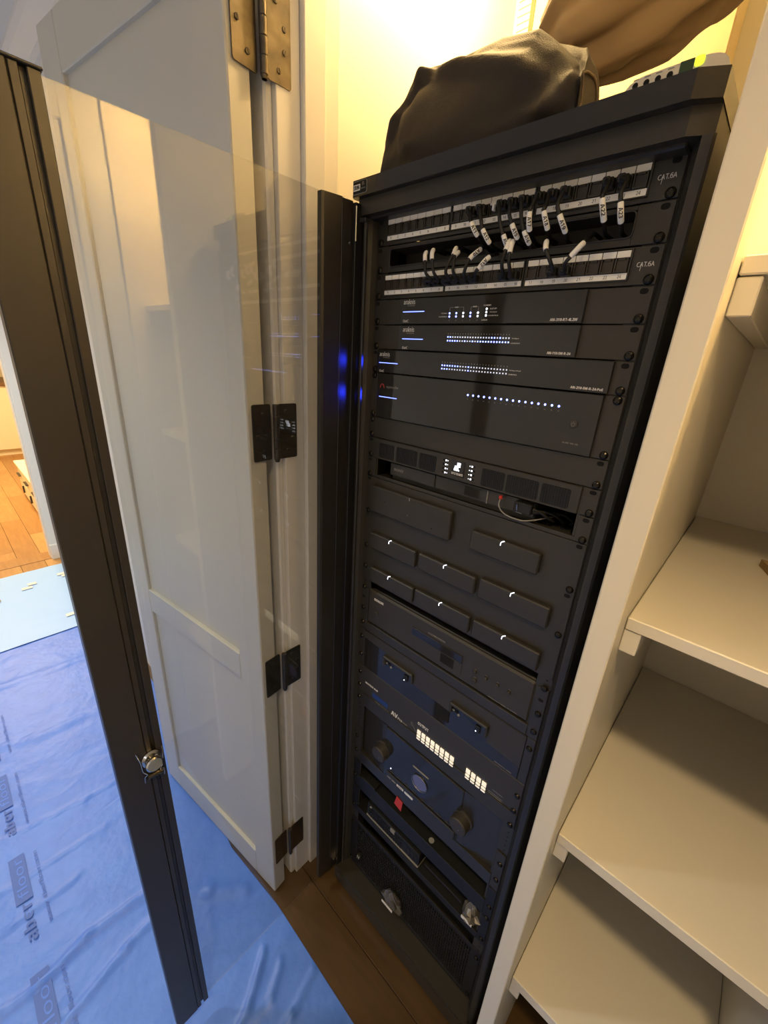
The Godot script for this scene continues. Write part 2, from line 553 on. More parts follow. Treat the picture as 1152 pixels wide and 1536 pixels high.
func cabinet_door() -> void:
	# shaker door folded right back on the hallway side, hinged on the left jamb
	var d := Node3D.new()
	d.name = "door_1"
	add_child(d)
	d.position = Vector3(-0.141, 0, 0.216)
	d.rotation.y = PI + 0.125
	tag(d, "white shaker closet door standing wide open behind the glass rack door", "door", "", "structure")
	var W := 0.675
	var H := 2.355
	var T := 0.044
	var P := func(called: String, x0: float, y0: float, x1: float, y1: float, z0 := 0.0, ch := 0.0025) -> void:
		var o := MeshInstance3D.new()
		o.mesh = box(x0, y0, z0, x1, y1, T - z0, ch).commit()
		o.material_override = M.door_paint
		o.name = called
		d.add_child(o, true)
	P.call("stile", 0.0, 0.008, 0.094, H)
	P.call("stile", W - 0.094, 0.008, W, H)
	P.call("rail", 0.0935, H - 0.104, W - 0.0935, H)
	P.call("rail", 0.0935, 0.862, W - 0.0935, 0.948)
	P.call("rail", 0.0935, 0.008, W - 0.0935, 0.122)
	P.call("door_panel", 0.09, 0.945, W - 0.09, H - 0.10, 0.010, 0.0)
	P.call("door_panel", 0.09, 0.118, W - 0.09, 0.865, 0.010, 0.0)
	# four butt hinges between the door's edge and the jamb
	var ys := [[0.181, "worn bronze butt hinge high on the doorway, seen above the glass"], [-0.460, "dark butt hinge second from the top, beside the blue reflections in the rack door"], [-1.102, "dark butt hinge third from the top, level with the lowest rack players"], [-1.806, "dark butt hinge nearest the floor"]]
	for k in 4:
		var y: float = ys[k][0]
		var m: Material = M.hinge if k == 0 else M.dark_hinge
		var h := thing("butt_hinge", ys[k][1], "hinge", -0.1385, y, 0.153, "butt hinges of the white door")
		var hh := 0.118
		part("jamb_leaf", prism(new_st(), Vector3(-0.1405, y, 0.099), Vector3(0, 0, 1), Vector3.UP, Vector3(0.002, 0, 0), rounded(0, 0, 0.046, hh, 0.004, 3)), m, h)
		part("door_leaf", prism(new_st(), Vector3(-0.1455, y, 0.161), Vector3(0.112, 0, 0.994), Vector3.UP, Vector3(0.002, 0, -0.0002), rounded(0, 0, 0.046, hh, 0.004, 3)), m, h)
		for j in 5:
			var y0 := y + hh * j / 5.0
			part("knuckle", lathe(new_st(), Vector3(-0.1365, y0, 0.1525), Vector3.UP, [Vector2(0, 0), Vector2(0.0062, 0.0002), Vector2(0.0068, 0.001), Vector2(0.0068, hh / 5 - 0.001), Vector2(0.0062, hh / 5 - 0.0002), Vector2(0, hh / 5 - 0.0001)], 14), m, h)
		part("pin_tip", lathe(new_st(), Vector3(-0.1365, y - 0.006, 0.1525), Vector3.UP, [Vector2(0, 0), Vector2(0.0045, 0.0008), Vector2(0.006, 0.006)], 12), m, h)
		for s in [[0.024, 0.018], [0.012, 0.045], [0.012, 0.074], [0.028, 0.102]]:
			slotted(h, Vector3(-0.1385, y + s[1], 0.099 + s[0]), m)
		for s in [[0.018, 0.020], [0.035, 0.052], [0.020, 0.098]]:
			slotted(h, Vector3(-0.1415 + (s[0] - 0.01) * 0.112, y + s[1], 0.161 + s[0]), m)

func slotted(parent: Node, at: Vector3, m: Material) -> void:
	var st := lathe(new_st(), Vector3.ZERO, Vector3.RIGHT, [Vector2(0.0042, 0), Vector2(0.0042, 0.0006), Vector2(0.0036, 0.0012), Vector2(0, 0.0013)], 14)
	var s2 := box(0.0008, -0.0036, -0.0005, 0.0015, 0.0036, 0.0005)
	st.set_material(m)
	var mesh := st.commit()
	s2.set_material(M.dark)
	mesh = s2.commit(mesh)
	var o := part("screw", mesh, null, parent, at)
	o.rotation.x = rng.randf_range(-0.5, 0.5)

# ---------------------------------------------------------------- tarps
func seg_dist(p: Vector2, a: Vector2, b: Vector2) -> float:
	return p.distance_to(Geometry2D.get_closest_point_to_segment(p, a, b))

func tarp_height(x: float, z: float, n: FastNoiseLite) -> float:
	var h := 0.0022 + 0.0013 * n.get_noise_2d(x * 22.0, z * 9.0)
	var r := 1.0 - absf(n.get_noise_2d(x * 14.0 + z * 6.0, z * 4.0 - x * 3.0))
	h += 0.0022 * pow(maxf(r, 0.0), 14.0)
	var p := Vector2(x, z)
	for s in creases:
		for k in s[2].size() - 1:
			var d: float = seg_dist(p, s[2][k], s[2][k + 1])
			h += s[1] * exp(-pow(d / s[0], 2.0)) * (0.75 + 0.25 * n.get_noise_2d(x * 40.0, z * 40.0))
	return maxf(h, 0.0006)

var creases := [
	[0.010, 0.013, [Vector2(-1.52, 1.1), Vector2(-1.44, 0.77), Vector2(-1.4, 0.64), Vector2(-1.37, 0.30)]],
	[0.016, 0.009, [Vector2(-1.9, 0.95), Vector2(-1.88, 0.73), Vector2(-1.84, 0.30)]],
	[0.008, 0.007, [Vector2(-0.97, 0.9), Vector2(-0.95, 0.72), Vector2(-0.93, 0.57), Vector2(-0.93, 0.40)]],
	[0.008, 0.006, [Vector2(-0.78, 1.0), Vector2(-0.77, 0.84), Vector2(-0.76, 0.55)]],
	[0.011, 0.015, [Vector2(-0.42, 1.2), Vector2(-0.43, 0.88), Vector2(-0.42, 0.8), Vector2(-0.45, 0.68), Vector2(-0.44, 0.50)]],
	[0.010, 0.012, [Vector2(-0.2, 1.0), Vector2(-0.29, 0.76), Vector2(-0.34, 0.6), Vector2(-0.36, 0.50)]],
	[0.008, 0.008, [Vector2(-0.62, 0.95), Vector2(-0.64, 0.83), Vector2(-0.65, 0.66)]],
	[0.009, 0.016, [Vector2(0.07, 0.5), Vector2(0.03, 0.41), Vector2(-0.04, 0.32)]],
	[0.02, 0.012, [Vector2(-0.36, 0.44), Vector2(-0.30, 0.37), Vector2(-0.22, 0.28)]],
	[0.009, 0.012, [Vector2(0.10, 0.24), Vector2(0.13, 0.34), Vector2(0.12, 0.46)]],
	[0.010, 0.010, [Vector2(0.02, 0.30), Vector2(0.06, 0.36), Vector2(0.05, 0.46)]],
	[0.03, 0.010, [Vector2(0.25, 0.28), Vector2(0.2, 0.4), Vector2(0.22, 0.6)]]]

func tarp_sheet(xs: Array, zlo: Callable, zhi: float, nz: int, n: FastNoiseLite, lift: float) -> SurfaceTool:
	var st := new_st()
	st.set_smooth_group(0)
	var rows := []
	for x in xs:
		var row := []
		var z0: float = zlo.call(x)
		for j in nz + 1:
			var t := pow(float(j) / nz, 1.5)
			var z := lerpf(z0, zhi, t)
			row.append(Vector3(x, FL + lift + tarp_height(x, z, n), z))
		rows.append(row)
	for i in xs.size() - 1:
		for j in nz:
			for p in [rows[i][j], rows[i + 1][j], rows[i + 1][j + 1], rows[i][j], rows[i + 1][j + 1], rows[i][j + 1]]:
				st.add_vertex(p)
	# a thin turned-down edge along the near side
	for i in xs.size() - 1:
		var a: Vector3 = rows[i][0]
		var b: Vector3 = rows[i + 1][0]
		for p in [a, Vector3(a.x, FL + 0.0003, a.z - 0.001), Vector3(b.x, FL + 0.0003, b.z - 0.001), a, Vector3(b.x, FL + 0.0003, b.z - 0.001), b]:
			st.add_vertex(p)
	st.generate_normals()
	return st

func tarps() -> void:
	var n := FastNoiseLite.new()
	n.seed = 11
	n.frequency = 0.35
	n.fractal_octaves = 3
	var edge := func(x: float) -> float:
		if x > -0.1: return 0.228
		if x > -0.37: return lerpf(0.228, 0.252, (-0.1 - x) / 0.27)
		if x > -0.47: return lerpf(0.252, 0.240, (-0.37 - x) / 0.10)
		return 0.240 if x > -0.85 else 0.16
	var xs := []
	var x := -2.25
	while x < 1.9:
		xs.append(x)
		x += 0.011 if x > -1.2 and x < 0.6 else 0.022
	var t := thing("drop_cloth", "wrinkled blue plastic floor covering with repeated grey printing, nearest the rack", "floor covering", -0.2, FL, 0.9)
	part("sheet", tarp_sheet(xs, edge, 1.9, 110, n, 0.0), M.tarp, t)
	for k in 7:
		var x0 := -0.55 - 0.405 * (k - 1)
		var w := FL + 0.0075
		var up := Vector3(0, 0, 1)
		var rt := Vector3(-1, 0, 0)
		# the band with light letters, dark letters before it, the small line beside
		part("printed_band", box(x0 - 0.31, w - 0.0006, 0.772, x0 - 0.135, w, 0.814), M.tarp_ink, t)
		txt("aber", t, Vector3(x0, w, 0.778), 0.128, 0.030, M.tarp_ink, rt, up, "Droid Sans Bold")
		txt("floor", t, Vector3(x0 - 0.148, w + 0.0004, 0.780), 0.150, 0.026, M.tarp_ink_light, rt, up, "Droid Sans")
		txt("www.aberfloor.com", t, Vector3(x0 - 0.02, w, 0.740), 0.27, 0.012, M.tarp_ink, rt, up, "Droid Sans")
	var xf := []
	x = -3.20
	while x < -2.19:
		xf.append(x)
		x += 0.025
	var n2 := FastNoiseLite.new()
	n2.seed = 23
	n2.frequency = 0.3
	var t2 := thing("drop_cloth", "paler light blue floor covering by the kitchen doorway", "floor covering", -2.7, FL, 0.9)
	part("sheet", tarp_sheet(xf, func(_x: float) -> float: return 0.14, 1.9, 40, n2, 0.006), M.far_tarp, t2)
	for s in [[-2.98, 0.41, 0.05, "white"], [-2.93, 0.44, 0.06, "white"], [-3.02, 0.23, 0.05, "white"], [-2.98, 0.2, 0.06, "white"], [-2.38, 0.29, 0.06, "white"], [-2.85, 0.62, 0.035, "grey"]]:  # small flat white and grey patches on the far sheet
		part("pale_patch", box(s[0], FL + 0.0125, s[1], s[0] + 0.035, FL + 0.0145, s[1] + s[2], 0.0008), M.white_plastic if s[3] == "white" else M.grey_plastic, t2)

# ---------------------------------------------------------------- kitchen glimpse
func kitchen() -> void:
	var c := thing("kitchen_cabinet", "cream kitchen base cabinet with small pulls seen past the hallway doorway", "cabinet", -4.5, FL, 0.05)
	part("body", box(-5.35, FL + 0.02, -0.45, -3.6, FL + 0.36, 0.140, 0.004), M.cream, c)
	part("toe_kick", box(-5.33, FL, -0.4, -3.6, FL + 0.022, 0.130), M.brown_wood, c)
	part("worktop", box(-5.38, FL + 0.36, -0.47, -3.6, FL + 0.39, 0.170, 0.005), M.cream, c)
	for k in 4:
		var x0 := -5.33 + k * 0.43
		var dr := part("drawer", box(x0, FL + 0.20, 0.140, x0 + 0.42, FL + 0.345, 0.156, 0.005), M.cream, c)
		part("handle", box(x0 + 0.05, FL + 0.265, 0.157, x0 + 0.21, FL + 0.278, 0.180, 0.004), M.hinge, dr)
		var dd := part("drawer", box(x0, FL + 0.035, 0.140, x0 + 0.42, FL + 0.19, 0.156, 0.005), M.cream, c)
		part("handle", box(x0 + 0.20, FL + 0.08, 0.157, x0 + 0.213, FL + 0.16, 0.172, 0.003), M.dark_hinge, dd)
	var f := thing("kitchen_cabinet", "beige kitchen cabinet at the far end of the wooden kitchen floor", "cabinet", -7.8, FL, 0.3)
	part("body", box(-8.6, FL + 0.09, -0.9, -7.5, FL + 1.0, 1.2, 0.006), M.cream, f)
	part("toe_kick", box(-8.6, FL, -0.9, -7.56, FL + 0.092, 1.2), M.cream, f)
	part("worktop", box(-8.6, FL + 1.0, -0.92, -7.46, FL + 1.04, 1.22, 0.006), M.brown_wood, f)
	var pole := thing("turned_post", "brown turned wooden post on the cream kitchen cabinet", "post", -5.1, FL + 0.39, 0.06)
	var prof := []
	for k in 15:
		var y := k * 0.05
		prof.append(Vector2(0.022 + 0.012 * sin(k * 1.7) + (0.012 if k % 7 == 0 else 0.0), y))
	part("shaft", lathe(new_st(), Vector3(-5.1, FL + 0.39, 0.06), Vector3.UP, prof, 14), M.brown_wood, pole)
	part("crosspiece", box(-5.3, FL + 1.085, 0.045, -4.9, FL + 1.11, 0.075, 0.004), M.brown_wood, pole)

# ---------------------------------------------------------------- rack
var screw_mesh: ArrayMesh
func screws(dev: Node, spots: Array) -> void:
	if screw_mesh == null:
		var st := lathe(new_st(), Vector3.ZERO, Vector3(0, 0, 1), [Vector2(0.0061, 0), Vector2(0.0061, 0.0012), Vector2(0.0052, 0.0028), Vector2(0.0034, 0.0039), Vector2(0, 0.0042)], 16)
		st.set_material(M.screw)
		screw_mesh = st.commit()
		var s2 := bx(box(-0.0034, -0.0006, 0.0026, 0.0034, 0.0006, 0.00405), -0.0006, -0.0034, 0.0026, 0.0006, 0.0034, 0.00405)
		s2.set_material(M.dark)
		screw_mesh = s2.commit(screw_mesh)
	for s in spots:
		var x := 0.0 if s[0] < 0 else 0.4651
		var y: float = -(s[1] * U + [0.00635, 0.022225, 0.0381][s[2]])
		part("screw", screw_mesh, null, dev, Vector3(x, y, 0.0))

# oval slot through which the rail's hole shows
func slots(dev: Node, spots: Array) -> void:
	for s in spots:
		var st := new_st()
		var x := -0.001 if s[0] < 0 else 0.4640
		var y: float = -(s[1] * U + [0.00635, 0.022225, 0.0381][s[2]])
		prism(st, Vector3(x, y, -0.0004), Vector3.RIGHT, Vector3.UP, Vector3(0, 0, 0.0006), rounded(-0.0055, -0.0033, 0.0045, 0.0033, 0.0032, 3))
		part("mounting_slot", st, M.cavity, dev)

func face_y(u: float) -> float:
	return -u * U

func rack() -> void:
	var r := thing("server_rack", "tall black equipment rack with its smoked glass door swung open", "rack", 0.2325, FL, -0.3)
	# frame: two front posts, two rear posts
	for s in [0, 1]:
		var X := func(v: float) -> float: return v if s == 1 else 0.4651 - v
		var poly := PackedVector2Array()
		for q in [[0.4745, -0.004], [0.4795, 0.010], [0.486, 0.020], [0.4885, 0.030], [0.4985, 0.030], [0.5010, 0.026], [0.5010, -0.06], [0.4745, -0.06]]:
			poly.append(Vector2(X.call(q[0]), q[1]))
		part("front_post", prism(new_st(), Vector3(0, -1.872, 0), Vector3.RIGHT, Vector3(0, 0, 1), Vector3(0, 1.872, 0), poly), M.rack, r)
		part("rear_post", box(X.call(0.46), -1.87, -0.60, X.call(0.5), 0.0, -0.56, 0.003), M.rack, r)
		# rail with its row of square-bored holes
		var rail := part("mounting_rail", box(X.call(0.4475), -1.868, -0.0065, X.call(0.4745), 0.004, -0.0035), M.rack, r)
		var st := new_st()
		for u in 42:
			for h in 3:
				var y: float = -(u * U + [0.00635, 0.022225, 0.0381][h])
				lathe(st, Vector3(X.call(0.4651), y, -0.0036), Vector3(0, 0, 1), [Vector2(0.003, 0), Vector2(0, 0.0003)], 8)
		part("rail_holes", st, M.cavity, rail).set_meta("kind", "stuff")
		part("side_panel", box(X.call(0.4975), -1.868, -0.60, X.call(0.5005), -0.0025, -0.055, 0.001), M.side_paint, r)
	part("back_panel", box(-0.034, -1.868, -0.604, 0.498, 0.0, -0.601), M.dark, r)
	# lid: wide front band with cut corners, bevel below, then the inner header
	var lid := PackedVector2Array([Vector2(-0.036, -0.60), Vector2(-0.036, 0.040), Vector2(-0.032, 0.046), Vector2(0.474, 0.050), Vector2(0.4995, 0.036), Vector2(0.4995, -0.60)])
	var low := PackedVector2Array([Vector2(-0.034, -0.60), Vector2(-0.034, 0.028), Vector2(-0.028, 0.034), Vector2(0.474, 0.036), Vector2(0.4985, 0.024), Vector2(0.4985, -0.60)])
	var lo := part("lid", prism(new_st(), Vector3(0, 0.0255, 0), Vector3.RIGHT, Vector3(0, 0, 1), Vector3(0, 0.0245, 0), lid), M.lid_paint, r)
	part("lid_rim", prism(new_st(), Vector3(0, 0.0, 0), Vector3.RIGHT, Vector3(0, 0, 1), Vector3(0, 0.0255, 0), low), M.rack, r)
	part("header_rail", box(-0.012, -0.004, -0.04, 0.4745, 0.004, 0.022, 0.002), M.rack, r)
	# maker's plate at the lid's left end
	var bdg := part("maker_plate", prism(new_st(), Vector3(0, 0, 0.0462), Vector3(1, 0, 0.0079), Vector3.UP, Vector3(0, 0, 0.0008), rounded(-0.031, 0.0285, 0.004, 0.0478, 0.003, 3)), M.dim_print, r)
	part("plate_face", prism(new_st(), Vector3(0, 0, 0.0471), Vector3(1, 0, 0.0079), Vector3.UP, Vector3(0, 0, 0.0003), rounded(-0.0302, 0.0293, 0.0032, 0.047, 0.0025, 3)), M.dark, bdg)
	part("plate_field", box(-0.0285, 0.0335, 0.0471, -0.0125, 0.0425, 0.0478), M.label, bdg)
	txt("STRONG", bdg, Vector3(-0.0275, 0.0350, 0.0480), 0.014, 0.006, M.black_print, Vector3.RIGHT, Vector3.UP, "Droid Sans Bold")
	txt("FS", bdg, Vector3(-0.007, 0.0395, 0.0478), 0.005, 0.005, M.dim_print)
	txt("SERIES", bdg, Vector3(-0.010, 0.0345, 0.0478), 0.011, 0.002, M.dim_print)
	# plinth and foot
	var pl := prism(new_st(), Vector3(0, 0, -0.60), Vector3.RIGHT, Vector3.UP, Vector3(0, 0, 0.645), rounded(-0.036, -1.942, 0.500, -1.872, 0.014, 5))
	var plo := part("plinth", pl, M.rack, r)
	part("plinth_panel", prism(new_st(), Vector3(0, 0, 0.0445), Vector3.RIGHT, Vector3.UP, Vector3(0, 0, 0.004), rounded(-0.018, -1.930, 0.482, -1.884, 0.01, 5)), M.satin, plo)
	for x in [0.0, 0.46]:
		for z in [-0.5, 0.0]:
			part("foot", lathe(new_st(), Vector3(x, FL, z), Vector3.UP, [Vector2(0.02, 0), Vector2(0.022, 0.004), Vector2(0.02, 0.010)], 16), M.rubber, r)
	# door, open at a right angle: hinge stile, latch stile, pane between them
	var hs := new_st()
	bx(hs, -0.052, -1.862, 0.046, -0.029, 0.021, 0.074, 0.0015)
	prism(hs, Vector3(0, -1.862, 0), Vector3.RIGHT, Vector3(0, 0, 1), Vector3(0, 1.883, 0), PackedVector2Array([Vector2(-0.030, 0.072), Vector2(-0.0295, 0.075), Vector2(-0.0355, 0.108), Vector2(-0.0375, 0.113), Vector2(-0.048, 0.113), Vector2(-0.048, 0.072)]))
	var dr := part("glass_door", hs, M.stile_paint, r)
	var ls := new_st()
	bx(ls, -0.052, -1.862, 0.516, -0.030, 0.021, 0.566, 0.0015)
	bx(ls, -0.052, -1.862, 0.5065, -0.031, 0.021, 0.5155, 0.001)
	bx(ls, -0.052, -1.862, 0.500, -0.0385, 0.021, 0.5065)
	bx(ls, -0.048, -1.862, 0.488, -0.031, 0.021, 0.500, 0.001)
	part("latch_stile", ls, M.door_metal, dr)
	part("end_cap", box(-0.053, 0.0205, 0.486, -0.028, 0.0235, 0.568, 0.001), M.rack, dr)
	part("glass_pane", box(-0.0435, -1.858, 0.108, -0.0395, 0.0205, 0.492), M.glass, dr)
	part("door_gasket", box(-0.0375, -1.862, 0.0255, -0.0215, 0.018, 0.047, 0.001), M.rubber, r)
	# hinge hardware at the top and bottom of the door
	part("hinge_spring", tube(new_st(), [Vector3(-0.0215, 0.012, 0.046), Vector3(-0.0215, -0.042, 0.046)], 0.0018, 8), M.chrome, dr)
	part("hinge_screw", lathe(new_st(), Vector3(-0.0285, -0.046, 0.055), Vector3.RIGHT, [Vector2(0.0025, 0), Vector2(0.0022, 0.001), Vector2(0, 0.0013)], 10), M.chrome, dr)
	part("lower_hinge", bx(box(-0.0295, -1.8110, 0.0475, -0.0200, -1.8060, 0.0640, 0.0006), -0.0240, -1.8300, 0.0475, -0.0200, -1.8060, 0.0500, 0.0006), M.chrome, dr)
	part("lift_rod", bx(box(-0.0125, -1.85, 0.028, -0.006, -0.010, 0.036, 0.0015), -0.020, -0.012, 0.026, -0.004, -0.005, 0.040, 0.001), M.satin, r)
	# cam lock with its spring clips, and the handle on the outer face
	var lk := part("cam_lock", lathe(new_st(), Vector3(-0.031, -0.950, 0.511), Vector3(1, 0.12, 0.0), [Vector2(0.0165, 0), Vector2(0.0165, 0.006), Vector2(0.012, 0.008), Vector2(0.010, 0.017), Vector2(0.014, 0.019), Vector2(0.0145, 0.023), Vector2(0.012, 0.025), Vector2(0, 0.0255)], 22), M.chrome, dr)
	lk.set_meta("label", "chrome cam lock with spring clips")
	part("spring_clip", tube(new_st(), smooth_path([Vector3(-0.028, -0.922, 0.533), Vector3(-0.024, -0.945, 0.529), Vector3(-0.022, -0.965, 0.528), Vector3(-0.018, -0.972, 0.523), Vector3(-0.022, -0.980, 0.527), Vector3(-0.027, -0.998, 0.527)]), 0.0011, 6), M.chrome, dr)
	part("spring_clip", tube(new_st(), smooth_path([Vector3(-0.028, -0.935, 0.491), Vector3(-0.024, -0.950, 0.492), Vector3(-0.022, -0.972, 0.496), Vector3(-0.019, -0.978, 0.501), Vector3(-0.023, -0.986, 0.495), Vector3(-0.028, -1.006, 0.494)]), 0.0011, 6), M.chrome, dr)
	part("lock_bar", tube(new_st(), [Vector3(-0.025, -0.990, 0.497), Vector3(-0.025, -0.985, 0.523)], 0.0055, 10), M.hinge, dr)
	part("door_handle", bx(box(-0.074, -0.945, 0.532, -0.052, -0.918, 0.552, 0.004), -0.078, -0.935, 0.536, -0.070, -0.90, 0.548, 0.003), M.satin, dr)

func ears(called: String, label: String, cat: String, u0: float, u1: float, m: Material, group := "") -> Node3D:
	var d := thing(called, label, cat, 0.2325, face_y(u1), 0.0, group)
	return d

func plate(d: Node, called: String, y0: float, y1: float, m: Material, x0 := -0.0087, x1 := 0.4738) -> MeshInstance3D:
	return part(called, box(x0, y0, -0.003, x1, y1, 0.0, 0.0006), m, d)

func patch_panel(u: int, label: String) -> Node3D:
	var y := face_y(u)
	var d := thing("patch_bay", label, "patch panel", 0.2325, face_y(u + 1), 0.0, "patch panels at the top of the rack")
	plate(d, "faceplate", y - 0.0436, y - 0.0008, M.rack)
	for g in [[0.0162, 0.1542], [0.1580, 0.2960], [0.3020, 0.4390]]:
		var x0: float = g[0]
		var w: float = (g[1] - g[0]) / 8.0
		var gi := [0.0162, 0.1580, 0.3020].find(g[0])
		# bezel round the group
		part("bezel", bx(bx(bx(box(x0 - 0.002, y - 0.0022, 0.0, g[1] + 0.002, y - 0.0034, 0.0025), x0 - 0.002, y - 0.0382, 0.0, g[1] + 0.002, y - 0.0370, 0.0025), x0 - 0.0022, y - 0.0382, 0.0, x0 - 0.0004, y - 0.0022, 0.003), g[1] + 0.0004, y - 0.0382, 0.0, g[1] + 0.0022, y - 0.0022, 0.003), M.rack, d)
		for k in 8:
			var xa := x0 + k * w
			part("label_card", box(xa + 0.0006, y - 0.0115, 0.0, xa + w - 0.0006, y - 0.0042, 0.0016), M.label, d)
			# keystone jack: frame, shutter set back, latch notch above
			var st := new_st()
			bx(st, xa + 0.0008, y - 0.0285, 0.0, xa + 0.0024, y - 0.0125, 0.005)
			bx(st, xa + w - 0.0024, y - 0.0285, 0.0, xa + w - 0.0008, y - 0.0125, 0.005)
			bx(st, xa + 0.0024, y - 0.0285, 0.0, xa + w - 0.0024, y - 0.0268, 0.005)
			bx(st, xa + 0.0024, y - 0.0268, 0.0, xa + w - 0.0024, y - 0.0150, 0.0022)
			bx(st, xa + 0.0050, y - 0.0150, 0.0, xa + w - 0.0050, y - 0.0125, 0.0035)
			part("keystone_jack", st, M.jack, d)
		var strip := part("number_strip", box(x0, y - 0.0365, 0.0, g[1], y - 0.0293, 0.0018), M.label, d)
		for k in 8:
			var s := str(gi * 8 + k + 1)
			var ww := 0.0022 * s.length()
			txt(s, strip, Vector3(x0 + (k + 0.5) * w - ww / 2, y - 0.0347, 0.0018), ww, 0.0036, M.black_print)
	txt("CAT.6A", d, Vector3(0.4478, y - 0.0235, 0.0002), 0.0195, 0.0052, M.print)
	part("hand_mark", tube(new_st(), [Vector3(0.4530, y - 0.020, 0.0004), Vector3(0.4524, y - 0.028, 0.0004)], 0.0003, 5), M.print, d)
	screws(d, [[-1, u, 2], [1, u, 2]])
	slots(d, [[-1, u, 0], [1, u, 0]])
	return d

func cable(called: String, label: String, group: String, px: float, py: float, pts: Array, s0: float, s1: float, mark: String) -> void:
	# plug and boot in the jack, jacket, white marker sleeve with its lettering
	var o := thing(called, label, "cable", px, py, 0.0, group)
	part("plug_boot", bx(box(px - 0.0062, py - 0.006, 0.002, px + 0.0062, py + 0.006, 0.016, 0.0015), px - 0.0045, py - 0.0045, 0.016, px + 0.0045, py + 0.0045, 0.024, 0.0015), M.rubber, o)
	var all := [Vector3(px, py, 0.012), Vector3(px, py, 0.022)]
	all.append_array(pts)
	var path := smooth_path(all, 6)
	var last: Vector3 = path[-1]
	path.append(last + Vector3(0.0, 0.0, -0.028))
	part("jacket", tube(new_st(), path, 0.0026, 8), M.rubber, o)
	# the sleeve lies between pts[s0] and pts[s1]
	var sp := []
	var a := int((2 + s0) * 6)
	var b := int((2 + s1) * 6)
	for i in range(a, b + 1):
		sp.append(path[i])
	var sl := part("marker_sleeve", tube(new_st(), sp, 0.0035, 10), M.label, o)
	if mark:
		var A: Vector3 = sp[0]
		var B: Vector3 = sp[-1]
		if B.y > A.y:
			var t := A
			A = B
			B = t
		var eye := Vector3(0.62, -0.235, 0.64)
		var rt := (B - A).normalized()
		var toward := ((eye - A) - rt * (eye - A).dot(rt)).normalized()
		var up := toward.cross(rt)
		var L := (B - A).length()
		var bulge := 0.0
		var side := 0.0
		for q in sp:
			bulge = maxf(bulge, (q - A).dot(toward))
			side += (q - A).dot(up) / sp.size()
		txt(mark, sl, A + rt * L * 0.25 + up * (side - 0.0022) + toward * (bulge + 0.0036), L * 0.55, 0.0044, M.black_print, rt, up, "Droid Sans Bold")

